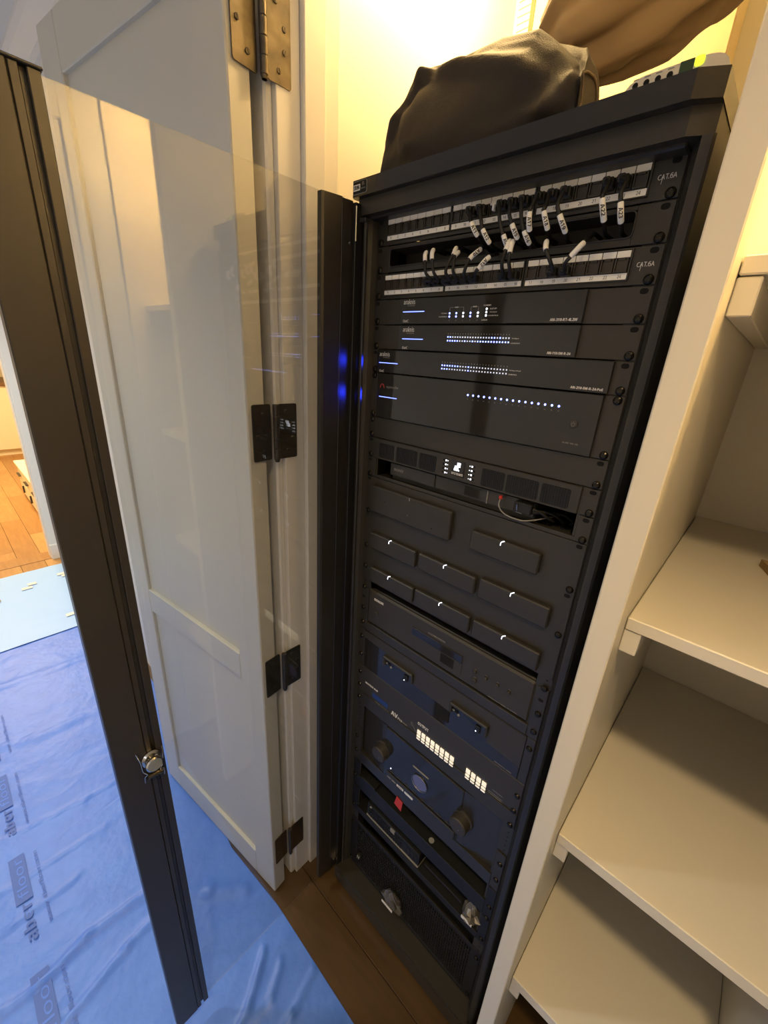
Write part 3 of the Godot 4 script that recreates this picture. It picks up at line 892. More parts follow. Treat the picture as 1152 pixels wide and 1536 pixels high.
func patching() -> void:
	patch_panel(0, "black 24 port patch panel at the very top of the rack, its cables hanging down")
	# cable pass-through panel
	var d := thing("cable_pass_panel", "black pass-through panel between the two patch panels, cables entering its long opening", "panel", 0.2325, face_y(2), 0.0)
	var y := face_y(1)
	var st := new_st()
	bx(st, -0.0087, y - 0.0436, -0.003, 0.0236, y - 0.0008, 0.0, 0.0005)
	bx(st, 0.4340, y - 0.0436, -0.003, 0.4738, y - 0.0008, 0.0, 0.0005)
	bx(st, 0.0236, y - 0.0060, -0.003, 0.4340, y - 0.0008, 0.0, 0.0005)
	bx(st, 0.0236, y - 0.0436, -0.003, 0.4340, y - 0.0345, 0.0, 0.0005)
	part("faceplate", st, M.rack, d)
	var rim := []
	for p in rounded(0.0236, y - 0.0345, 0.4340, y - 0.0060, 0.006, 4):
		rim.append(Vector3(p.x, p.y, 0.0004))
	rim.append(rim[0])
	part("opening_rim", tube(new_st(), rim, 0.0012, 6), M.rack, d)
	part("duct", bx(bx(box(0.02, y - 0.042, -0.05, 0.44, y - 0.0375, -0.0035), 0.02, y - 0.042, -0.054, 0.44, y - 0.002, -0.05), 0.02, y - 0.005, -0.05, 0.44, y - 0.002, -0.0035), M.rack, d)
	screws(d, [[-1, 1, 2], [1, 1, 2]])
	slots(d, [[-1, 1, 0], [1, 1, 0]])
	patch_panel(2, "black 24 port patch panel under the pass-through panel, its cables rising")
	var A := "cables hanging from the top patch panel"
	var hang := "black patch cable hanging from the top panel, white sleeve marked %s"
	var V := func(x: float, yy: float, z: float) -> Vector3: return Vector3(x, yy, z)
	var c := "patch_cable"
	var top := -0.0205
	cable(c, hang % "A11", A, 0.2010, top, [V.call(0.213, -0.035, 0.030), V.call(0.219, -0.043, 0.036), V.call(0.228, -0.059, 0.030), V.call(0.223, -0.069, -0.02)], 1, 2, "A11")
	cable(c, hang % "A12", A, 0.2180, top, [V.call(0.228, -0.027, 0.030), V.call(0.235, -0.042, 0.036), V.call(0.240, -0.054, 0.036), V.call(0.249, -0.070, 0.028), V.call(0.235, -0.068, -0.02)], 2, 3, "A12")
	cable(c, hang % "A14", A, 0.2530, top, [V.call(0.259, -0.027, 0.030), V.call(0.267, -0.047, 0.038), V.call(0.275, -0.065, 0.036), V.call(0.278, -0.076, 0.028), V.call(0.262, -0.074, -0.02)], 2, 3, "A14")
	cable(c, hang % "A15", A, 0.2700, top, [V.call(0.275, -0.027, 0.030), V.call(0.281, -0.042, 0.038), V.call(0.287, -0.054, 0.038), V.call(0.293, -0.069, 0.028), V.call(0.279, -0.070, -0.02)], 2, 3, "A15")
	cable(c, hang % "A16", A, 0.2870, top, [V.call(0.292, -0.027, 0.030), V.call(0.300, -0.049, 0.038), V.call(0.306, -0.064, 0.036), V.call(0.311, -0.077, 0.026), V.call(0.296, -0.074, -0.02)], 2, 3, "A16")
	cable(c, hang % "A17", A, 0.3106, top, [V.call(0.314, -0.024, 0.030), V.call(0.314, -0.037, 0.040), V.call(0.313, -0.045, 0.042), V.call(0.314, -0.064, 0.036), V.call(0.300, -0.068, -0.02)], 2, 3, "A17")
	cable(c, hang % "A18", A, 0.3280, top, [V.call(0.330, -0.027, 0.030), V.call(0.333, -0.041, 0.040), V.call(0.333, -0.047, 0.042), V.call(0.338, -0.065, 0.034), V.call(0.322, -0.068, -0.02)], 2, 3, "A18")
	cable(c, hang % "A19", A, 0.3450, top, [V.call(0.349, -0.025, 0.030), V.call(0.350, -0.042, 0.042), V.call(0.355, -0.054, 0.042), V.call(0.362, -0.071, 0.032), V.call(0.346, -0.070, -0.02)], 2, 3, "A19")
	cable(c, "black patch cable hanging from the top panel, second white sleeve from the right end", A, 0.3970, top, [V.call(0.403, -0.027, 0.030), V.call(0.404, -0.039, 0.040), V.call(0.404, -0.045, 0.042), V.call(0.409, -0.066, 0.036), V.call(0.395, -0.067, -0.02)], 2, 3, "A22")
	cable(c, "black patch cable hanging from the top panel at its far right end, upright white sleeve", A, 0.4140, top, [V.call(0.423, -0.028, 0.030), V.call(0.424, -0.042, 0.042), V.call(0.426, -0.052, 0.042), V.call(0.429, -0.070, 0.036), V.call(0.416, -0.069, -0.02)], 2, 3, "A23")
	var B := "cables rising from the lower patch panel"
	var by := face_y(2) - 0.0235
	var rise := "rising black patch cable, %s"
	cable(c, rise % "leftmost on the lower panel, short upright white sleeve", B, 0.1282, by, [V.call(0.145, -0.112, 0.025), V.call(0.141, -0.103, 0.036), V.call(0.137, -0.085, 0.036), V.call(0.132, -0.071, 0.028), V.call(0.115, -0.058, -0.02)], 2, 3, "")
	cable(c, rise % "second from the left on the lower panel", B, 0.1456, by, [V.call(0.159, -0.113, 0.025), V.call(0.157, -0.103, 0.036), V.call(0.151, -0.084, 0.036), V.call(0.146, -0.069, 0.028), V.call(0.125, -0.058, -0.02)], 2, 3, "")
	cable(c, rise % "third from the left on the lower panel, bending right", B, 0.1669, by, [V.call(0.183, -0.114, 0.025), V.call(0.181, -0.105, 0.036), V.call(0.185, -0.091, 0.036), V.call(0.188, -0.080, 0.030), V.call(0.185, -0.069, 0.020), V.call(0.165, -0.060, -0.02)], 3, 4, "")
	cable(c, rise % "fourth from the left on the lower panel, upright", B, 0.1842, by, [V.call(0.196, -0.115, 0.025), V.call(0.195, -0.104, 0.036), V.call(0.195, -0.091, 0.036), V.call(0.191, -0.082, 0.030), V.call(0.190, -0.075, 0.020), V.call(0.170, -0.060, -0.02)], 3, 4, "")
	cable(c, rise % "slanted white sleeve marked A10", B, 0.2010, by, [V.call(0.211, -0.116, 0.025), V.call(0.216, -0.107, 0.036), V.call(0.223, -0.090, 0.036), V.call(0.230, -0.075, 0.020), V.call(0.213, -0.062, -0.02)], 2, 3, "A10")
	cable(c, rise % "low slanted white sleeve marked A12 on the lower panel", B, 0.2182, by, [V.call(0.228, -0.116, 0.025), V.call(0.235, -0.108, 0.034), V.call(0.241, -0.104, 0.036), V.call(0.253, -0.089, 0.030), V.call(0.246, -0.074, -0.02)], 2, 3, "A12")
	cable(c, rise % "left one of the close pair near the panel's middle", B, 0.2700, by, [V.call(0.277, -0.113, 0.025), V.call(0.279, -0.101, 0.036), V.call(0.282, -0.084, 0.036), V.call(0.281, -0.071, 0.026), V.call(0.262, -0.060, -0.02)], 2, 3, "")
	cable(c, rise % "right one of the close pair near the panel's middle", B, 0.2870, by, [V.call(0.290, -0.114, 0.025), V.call(0.290, -0.101, 0.036), V.call(0.289, -0.088, 0.036), V.call(0.286, -0.072, 0.026), V.call(0.266, -0.060, -0.02)], 2, 3, "")
	cable(c, rise % "leaning left from port 19 with a short sleeve", B, 0.3450, by, [V.call(0.352, -0.114, 0.025), V.call(0.350, -0.103, 0.036), V.call(0.342, -0.090, 0.036), V.call(0.336, -0.078, 0.026), V.call(0.317, -0.062, -0.02)], 2, 3, "")
	cable(c, rise % "long blank white sleeve slanting right, rightmost on the lower panel", B, 0.3622, by, [V.call(0.368, -0.115, 0.025), V.call(0.371, -0.109, 0.036), V.call(0.378, -0.101, 0.038), V.call(0.389, -0.087, 0.034), V.call(0.380, -0.064, -0.02)], 2, 3, "")
	# the white clip left in port 13
	single("port_clip", bx(box(0.2305, -0.0165, 0.004, 0.2410, -0.0140, 0.010, 0.0006), 0.2342, -0.0240, 0.004, 0.2378, -0.0160, 0.010, 0.0006), M.label, "small white clip in an empty port of the top patch panel", "clip")

# one glossy front with its maker's print; returns the device
func front(called: String, label: String, cat: String, u: float, n: int, x0: float, x1: float, group := "") -> Node3D:
	var y1 := face_y(u)
	var y0 := face_y(u + n)
	var d := thing(called, label, cat, 0.2325, y0, 0.0, group)
	plate(d, "faceplate", y0 + 0.0007, y1 - 0.0007, M.device)
	part("front_panel", box(x0, y0 + 0.0011, 0.0, x1, y1 - 0.0011, 0.006, 0.0006), M.gloss, d)
	part("chassis", box(x0, y0 + 0.002, -0.32, x1, y1 - 0.002, -0.003), M.dark, d)
	return d

func brand(d: Node, x: float, y: float, z := 0.006) -> void:
	txt("araknis", d, Vector3(x, y - 0.0085, z), 0.027, 0.0082, M.print)
	txt("NETWORKS", d, Vector3(x + 0.010, y - 0.0118, z), 0.017, 0.0018, M.dim_print)
	part("status_light", box(x - 0.0005, y - 0.0215, z, x + 0.049, y - 0.0202, z + 0.0003), M.blue_bar, d)
	txt("OvrC", d, Vector3(x + 0.001, y - 0.0385, z), 0.013, 0.0045, M.print)

func led_grid(d: Node, x0: float, x1: float, rows: Array, lit: Array) -> void:
	var on := new_st()
	var off := new_st()
	for r in rows.size():
		for k in 24:
			var x := lerpf(x0, x1, k / 23.0)
			bx(on if lit[r].has(k) else off, x - 0.0010, rows[r] - 0.0011, 0.006, x + 0.0010, rows[r] + 0.0011, 0.0066)
	part("lit_lights", on, M.blue_led, d).set_meta("kind", "stuff")
	part("unlit_lights", off, M.pale_led, d).set_meta("kind", "stuff")
	var num := new_st()
	for k in 24:
		var x := lerpf(x0, x1, k / 23.0)
		bx(num, x - 0.0005, rows[0] + 0.0042, 0.006, x + 0.0005, rows[0] + 0.0060, 0.0063)
	part("port_numbers", num, M.dim_print, d).set_meta("kind", "stuff")

func network() -> void:
	var d := front("router", "black router with bracketed status lights, right under the lower patch panel", "router", 3, 1, 0.063, 0.397)
	brand(d, 0.0712, -0.1355)
	var on := new_st()
	var off := new_st()
	for k in 5:
		var x := [0.1756, 0.1893, 0.2030, 0.2170, 0.2310][k] as float
		for yy in [-0.1605, -0.1655]:
			lathe(off if k in [2, 4] else on, Vector3(x, yy, 0.006), Vector3(0, 0, 1), [Vector2(0.0017, 0), Vector2(0.0013, 0.0006), Vector2(0, 0.0007)], 8)
		txt(["1", "2", "3", "1", "2"][k], d, Vector3(x - 0.0007, -0.1722, 0.006), 0.0014, 0.002, M.dim_print)
	for yy in [-0.1552, -0.1600, -0.1648]:
		lathe(off, Vector3(0.2462, yy, 0.006), Vector3(0, 0, 1), [Vector2(0.0017, 0), Vector2(0.0013, 0.0006), Vector2(0, 0.0007)], 8)
	part("lit_lights", on, M.blue_led, d).set_meta("kind", "stuff")
	part("unlit_lights", off, M.white_led, d).set_meta("kind", "stuff")
	var br := new_st()
	for b in [[0.1756, 0.2030], [0.2170, 0.2310]]:
		bx(br, b[0], -0.1519, 0.006, b[1], -0.1514, 0.0062)
		for x in b: bx(br, x - 0.0003, -0.1580, 0.006, x + 0.0003, -0.1514, 0.0062)
	part("bracket_print", br, M.dim_print, d)
	txt("LAN", d, Vector3(0.186, -0.1524, 0.0063), 0.006, 0.002, M.print)
	txt("WAN", d, Vector3(0.2205, -0.1524, 0.0063), 0.007, 0.002, M.print)
	txt("COMBO", d, Vector3(0.240, -0.1512, 0.006), 0.013, 0.0022, M.print)
	for t in [["1Gbps", 0.158, -0.1614, 0.013], ["Link/Act", 0.154, -0.1665, 0.017], ["SFP", 0.252, -0.1562, 0.012], ["1Gbps", 0.252, -0.1610, 0.013], ["Link/Act", 0.251, -0.1658, 0.017], ["LAN4", 0.2395, -0.1722, 0.010]]:
		txt(t[0], d, Vector3(t[1], t[2], 0.006), t[3], 0.002, M.print)
	txt("AN-310-RT-4L2W", d, Vector3(0.352, -0.1737, 0.006), 0.039, 0.0036, M.print, Vector3.RIGHT, Vector3.UP, "Droid Sans Bold")
	screws(d, [[-1, 3, 2], [1, 3, 2]])
	slots(d, [[-1, 3, 0], [1, 3, 0]])

	d = front("network_switch", "short-fronted black network switch with two rows of lights, under the router", "switch", 4, 1, 0.064, 0.3975, "network switches")
	brand(d, 0.0735, -0.1815)
	led_grid(d, 0.1775, 0.2925, [-0.1975, -0.2035], [[0, 1, 17, 18, 20], [0, 1, 2, 3, 4, 7, 10, 12, 13, 14, 15, 16, 17, 18, 19, 20, 21, 22, 23]])
	txt("1Gbps", d, Vector3(0.297, -0.1990, 0.006), 0.012, 0.002, M.print)
	txt("Link/Act", d, Vector3(0.297, -0.2055, 0.006), 0.015, 0.002, M.print)
	txt("AN-110-SW-R-24", d, Vector3(0.3566, -0.2180, 0.006), 0.0345, 0.0034, M.print, Vector3.RIGHT, Vector3.UP, "Droid Sans Bold")
	screws(d, [[-1, 4, 2], [1, 4, 2]])
	slots(d, [[-1, 4, 0], [1, 4, 0]])

	d = front("network_switch", "wide-fronted black network switch with two rows of lights, directly above the amplifier", "switch", 5, 1, 0.0095, 0.451, "network switches")
	brand(d, 0.0165, -0.2265)
	led_grid(d, 0.1715, 0.2968, [-0.2440, -0.2497], [[0, 1, 2, 3, 4, 5, 6, 10], [0, 1, 2, 10]])
	txt("1Gbps/PoE", d, Vector3(0.301, -0.2455, 0.006), 0.020, 0.002, M.print)
	txt("Link/Act", d, Vector3(0.301, -0.2512, 0.006), 0.014, 0.002, M.print)
	txt("AN-210-SW-R-24-PoE", d, Vector3(0.4005, -0.2625, 0.006), 0.0445, 0.0034, M.print, Vector3.RIGHT, Vector3.UP, "Droid Sans Bold")
	screws(d, [[-1, 5, 2], [1, 5, 2]])
	slots(d, [[-1, 5, 0], [1, 5, 0]])

	d = front("amplifier", "tall glossy black amplifier with one row of sixteen blue lights", "amplifier", 6, 2, 0.0135, 0.448)
	part("emblem_arc", tube(new_st(), smooth_path([Vector3(0.0225, -0.2955, 0.0063), Vector3(0.025, -0.2895, 0.0063), Vector3(0.0285, -0.2878, 0.0063), Vector3(0.032, -0.2905, 0.0063), Vector3(0.0335, -0.2955, 0.0063)]), 0.0006, 6), M.red_plastic, d)
	txt("episode", d, Vector3(0.0400, -0.2960, 0.006), 0.031, 0.0062, M.dim_print)
	part("status_light", box(0.0205, -0.3136, 0.006, 0.069, -0.3122, 0.0064), M.blue_bar, d)
	var leds := new_st()
	for k in 16:
		var x := lerpf(0.2317, 0.3899, k / 15.0)
		lathe(leds, Vector3(x, -0.2892, 0.006), Vector3(0, 0, 1), [Vector2(0.0018, 0), Vector2(0.0014, 0.0008), Vector2(0, 0.001)], 8)
		txt(str(k + 1), d, Vector3(x - 0.0008, -0.2970, 0.006), 0.0008 * (1 + str(k + 1).length()), 0.002, M.dim_print)
	part("zone_lights", leds, M.blue_led, d).set_meta("kind", "stuff")
	part("power_button", lathe(new_st(), Vector3(0.4163, -0.3115, 0.006), Vector3(0, 0, 1), [Vector2(0.0062, 0), Vector2(0.0062, 0.0016), Vector2(0.0052, 0.002), Vector2(0, 0.002)], 20), M.device, d)
	var arc := []
	for k in 11:
		var a := PI / 2 + 0.6 + (TAU - 1.2) * k / 10.0
		arc.append(Vector3(0.4163 + 0.0028 * cos(a), -0.3118 + 0.0028 * sin(a), 0.0082))
	part("power_symbol", tube(tube(new_st(), arc, 0.0003, 5), [Vector3(0.4163, -0.3112, 0.0082), Vector3(0.4163, -0.3080, 0.0082)], 0.0003, 5), M.dim_print, d)
	txt("EA-RSP-16D-100", d, Vector3(0.4057, -0.3410, 0.006), 0.0228, 0.0022, M.dim_print)
	screws(d, [[-1, 6, 0], [1, 6, 0], [-1, 7, 2], [1, 7, 2]])

	d = thing("blank_panel", "plain black blank panel between amplifier and fan panel", "panel", 0.2325, face_y(9), 0.0)
	part("faceplate", bx(box(-0.0087, face_y(9) + 0.0007, -0.003, 0.4738, face_y(8) - 0.0007, 0.0, 0.0006), -0.0087, face_y(9) + 0.0007, -0.02, 0.4738, face_y(9) + 0.002, -0.003), M.rack, d)
	screws(d, [[-1, 8, 0], [-1, 8, 2], [1, 8, 2]])
	slots(d, [[1, 8, 0]])

	# fan panel with six grilles and a small lit display
	d = thing("fan_panel", "black fan panel with six dark grilles and a small white display", "fan panel", 0.2325, face_y(10), 0.0)
	plate(d, "faceplate", face_y(10) + 0.0007, face_y(9) - 0.0007, M.rack)
	part("front_panel", box(0.0145, face_y(10) + 0.0008, 0.0, 0.4485, face_y(9) - 0.0008, 0.004, 0.0008), M.rack, d)
	for g in [[0.0279, 0.0704], [0.0770, 0.1324], [0.1382, 0.1794], [0.2795, 0.3236], [0.3276, 0.3836], [0.3883, 0.4340]]:
		var gr := part("fan_grille", prism(new_st(), Vector3(0, 0, 0.0036), Vector3.RIGHT, Vector3.UP, Vector3(0, 0, 0.0006), rounded(g[0], -0.4400, g[1], -0.4085, 0.003, 3)), M.dark, d)
		var lat := new_st()
		var k := 0
		while g[0] + 0.003 + k * 0.004 < g[1] - 0.002:
			bx(lat, g[0] + 0.003 + k * 0.004, -0.4390, 0.0042, g[0] + 0.0042 + k * 0.004, -0.4095, 0.0046)
			k += 1
		part("grille_bars", lat, M.rubber, gr).set_meta("kind", "stuff")
	part("display", box(0.2140, -0.4365, 0.004, 0.2440, -0.4070, 0.0046), M.gloss, d)
	part("display_symbol", bx(bx(bx(box(0.2275, -0.4180, 0.0046, 0.2345, -0.4100, 0.0050), 0.2225, -0.4225, 0.0046, 0.2305, -0.4165, 0.0050), 0.2215, -0.4255, 0.0046, 0.2330, -0.4232, 0.0050), 0.2215, -0.4240, 0.0046, 0.2240, -0.4210, 0.0050), M.white_led, d)
	txt("SYSTEMS", d, Vector3(0.2165, -0.4335, 0.0046), 0.0250, 0.0042, M.print, Vector3.RIGHT, Vector3.UP, "Droid Sans Bold")
	var dots := new_st()
	var holes := new_st()
	for k in 4:
		var yy := -0.4110 - 0.0078 * k
		for x in [0.2020, 0.2585]:
			bx(dots, x - 0.0013, yy - 0.0013, 0.004, x + 0.0013, yy + 0.0013, 0.0046)
		for x in [0.1968, 0.2632]:
			lathe(holes, Vector3(x, yy, 0.004), Vector3(0, 0, 1), [Vector2(0.0022, 0.0), Vector2(0.002, 0.0003), Vector2(0, 0.0004)], 10)
		for x in [0.2062, 0.2538]:
			bx(dots, x - 0.0005, yy - 0.0008, 0.004, x + 0.0005, yy + 0.0008, 0.0044)
	part("button_lights", dots, M.white_led, d).set_meta("kind", "stuff")
	part("buttons", holes, M.cavity, d).set_meta("kind", "stuff")
	screws(d, [[-1, 9, 2], [1, 9, 2]])
	slots(d, [[-1, 9, 0], [1, 9, 0]])

	# open shelf with the disc player
	d = thing("rack_shelf", "shallow black rack shelf holding the small disc player and its loose cables", "shelf", 0.2325, face_y(11), 0.0, "shelves inside the rack")
	var y1 := face_y(10)
	var y0 := face_y(11)
	part("side_ear", box(-0.0087, y0 + 0.0006, -0.003, 0.0145, y1 - 0.0006, 0.0, 0.0006), M.rack, d)
	part("side_ear", box(0.4520, y0 + 0.0006, -0.003, 0.4738, y1 - 0.0006, 0.0, 0.0006), M.rack, d)
	part("tray", bx(bx(box(0.0135, y0 + 0.0007, -0.32, 0.453, y0 + 0.0022, -0.002), 0.0135, y0 + 0.0006, -0.002, 0.453, y0 + 0.0075, 0.0, 0.0006), 0.451, y0 + 0.002, -0.3, 0.453, y1 - 0.001, -0.003), M.rack, d)
	var vs := new_st()
	for k in 6:
		var x := 0.340 + 0.02 * k
		for z in [-0.035, -0.075, -0.115]:
			prism(vs, Vector3(x, y0 + 0.0022, z), Vector3(0.5, 0, 0.9).normalized(), Vector3(0.9, 0, -0.5).normalized(), Vector3(0, 0.0004, 0), rounded(-0.010, -0.003, 0.010, 0.003, 0.0028, 3))
	part("vent_slots", vs, M.cavity, d).set_meta("kind", "stuff")
	screws(d, [[-1, 10, 2], [1, 10, 2]])
	slots(d, [[-1, 10, 0], [1, 10, 0]])
	d = thing("disc_player", "small black disc player on the shallow shelf under the fan panel", "disc player", 0.19, -0.4866, -0.1)
	part("body", box(0.0562, -0.4840, -0.20, 0.3810, -0.4478, -0.012, 0.001), M.device, d)
	part("disc_drawer", box(0.0562, -0.4735, -0.012, 0.1750, -0.4470, -0.004, 0.001), M.satin, d)
	part("front_cover", box(0.1760, -0.4735, -0.012, 0.3810, -0.4470, -0.005, 0.001), M.satin, d)
	part("display", box(0.2440, -0.4690, -0.005, 0.2915, -0.4515, -0.0045), M.gloss, d)
	part("cover_edge", box(0.2918, -0.4730, -0.005, 0.2932, -0.4480, -0.0035), M.grey_plastic, d)
	txt("SONY", d, Vector3(0.0672, -0.4625, -0.004), 0.0265, 0.0052, M.dim_print, Vector3.RIGHT, Vector3.UP, "Droid Serif Bold")
	part("usb_port", box(0.3490, -0.4722, -0.005, 0.3600, -0.4685, -0.0040, 0.0005), M.print, d)
	part("foot", bx(box(0.07, -0.4872, -0.03, 0.10, -0.4838, -0.015), 0.34, -0.4872, -0.03, 0.37, -0.4838, -0.015), M.rubber, d)
	var lc := thing("loose_cable", "thin loose cable with a red plug looping in front of the small disc player", "cable", 0.34, -0.48, 0.0)
	part("jacket", tube(new_st(), smooth_path([Vector3(0.322, -0.4525, 0.004), Vector3(0.322, -0.466, 0.006), Vector3(0.333, -0.4765, 0.007), Vector3(0.354, -0.4805, 0.006), Vector3(0.375, -0.4790, 0.002), Vector3(0.405, -0.4700, -0.03), Vector3(0.43, -0.462, -0.09)]), 0.0012, 7), M.grey_plastic, lc)
	part("plug", lathe(new_st(), Vector3(0.322, -0.4545, 0.004), Vector3.UP, [Vector2(0.002, 0), Vector2(0.003, 0.001), Vector2(0.003, 0.006), Vector2(0, 0.0065)], 10), M.red_plastic, lc)
	var adp := thing("cable_adapter", "square black adapter plugged in at the right end of the small disc player", "adapter", 0.365, -0.4735, 0.0)
	part("body", box(0.350, -0.4668, -0.004, 0.381, -0.4490, 0.010, 0.0015), M.rubber, adp)
	part("plug_pin", tube(new_st(), [Vector3(0.357, -0.463, 0.010), Vector3(0.357, -0.452, 0.0125)], 0.0012, 6), M.chrome, adp)
	for k in 3:
		var dx := 0.012 * k
		var w := thing("loose_cable", ["thick black cable at the front of the bundle on the shallow shelf", "thick black cable in the middle of the bundle on the shallow shelf", "thick black cable at the back of the bundle on the shallow shelf"][k], "cable", 0.41, -0.486, -0.03, "black cables on the shallow shelf")
		part("jacket", tube(new_st(), smooth_path([Vector3(0.376 + dx * 0.2, -0.4560 - dx * 0.3, 0.002), Vector3(0.392 + dx, -0.462, -0.006 - dx), Vector3(0.408 + dx, -0.474, -0.02 - dx), Vector3(0.400 + dx, -0.480, -0.06), Vector3(0.36, -0.480, -0.25)]), 0.0026, 7), M.rubber, w)

func boxes_plate() -> void:
	# one tall plate whose eight covers stand proud of it, each with a small lit tab on its top edge
	var y1 := -0.4895
	var y0 := -0.7550
	var d := thing("mounting_plate", "tall black mounting plate that carries eight streaming boxes", "plate", 0.2325, y0, 0.0)
	part("faceplate", box(-0.0087, y0, -0.003, 0.4738, y1, 0.0, 0.0006), M.rack, d)
	screws(d, [[-1, 12, 2], [1, 12, 2], [-1, 14, 2], [1, 14, 2], [-1, 16, 0]])
	slots(d, [[-1, 11, 0], [1, 11, 0], [-1, 13, 0], [1, 13, 0]])
	var list := [
		[0.0161, -0.5662, 0.2321, -0.5053, -1.0, 0.0, "largest black streaming box, upper left on the tall plate"],
		[0.2790, -0.5647, 0.4119, -0.5261, 0.3423, -0.5308, "black streaming box alone at the plate's upper right"],
		[0.0200, -0.6574, 0.1550, -0.6186, 0.0824, -0.6214, "left black streaming box in the plate's row of three under the largest one"],
		[0.1642, -0.6551, 0.3024, -0.6181, 0.2316, -0.6185, "middle black streaming box in the plate's upper row of three"],
		[0.3106, -0.6546, 0.4462, -0.6140, 0.3772, -0.6168, "right black streaming box in the plate's upper row of three"],
		[0.0258, -0.7448, 0.1576, -0.7075, 0.0865, -0.7088, "left black streaming box in the row just above the wide disc player"],
		[0.1633, -0.7438, 0.3029, -0.7060, 0.2319, -0.7069, "middle black streaming box in the plate's bottom row"],
		[0.3105, -0.7451, 0.4469, -0.7070, 0.3766, -0.7097, "right black streaming box in the plate's bottom row"]]
	for b in list:
		var o := thing("streaming_box", b[6], "media box", (b[0] + b[2]) / 2, b[1], 0.0, "streaming boxes on the tall plate")
		part("cover", box(b[0], b[1], 0.0002, b[2], b[3], 0.0115, 0.0022), M.rack, o)
		if b[4] > 0.0:
			part("status_light", tube(new_st(), smooth_path([Vector3(b[4] - 0.0022, b[3] - 0.0085, 0.0118), Vector3(b[4] - 0.0018, b[3] - 0.003, 0.0120), Vector3(b[4] + 0.001, b[3] - 0.0002, 0.0112), Vector3(b[4] + 0.0032, b[3] + 0.0004, 0.0092)], 3), 0.00075, 6), M.white_led, o)
		else:
			for s in [[0.060, -0.533], [0.125, -0.545], [0.190, -0.553]]:
				part("cover_screw", lathe(new_st(), Vector3(s[0], s[1], 0.0114), Vector3(0, 0, 1), [Vector2(0.0016, 0), Vector2(0, 0.0007)], 8), M.chrome if s[0] == 0.125 else M.screw, o)
			part("seam_tab", box(0.1270, -0.5120, 0.0114, 0.1290, -0.5053, 0.0122), M.grey_plastic, o)

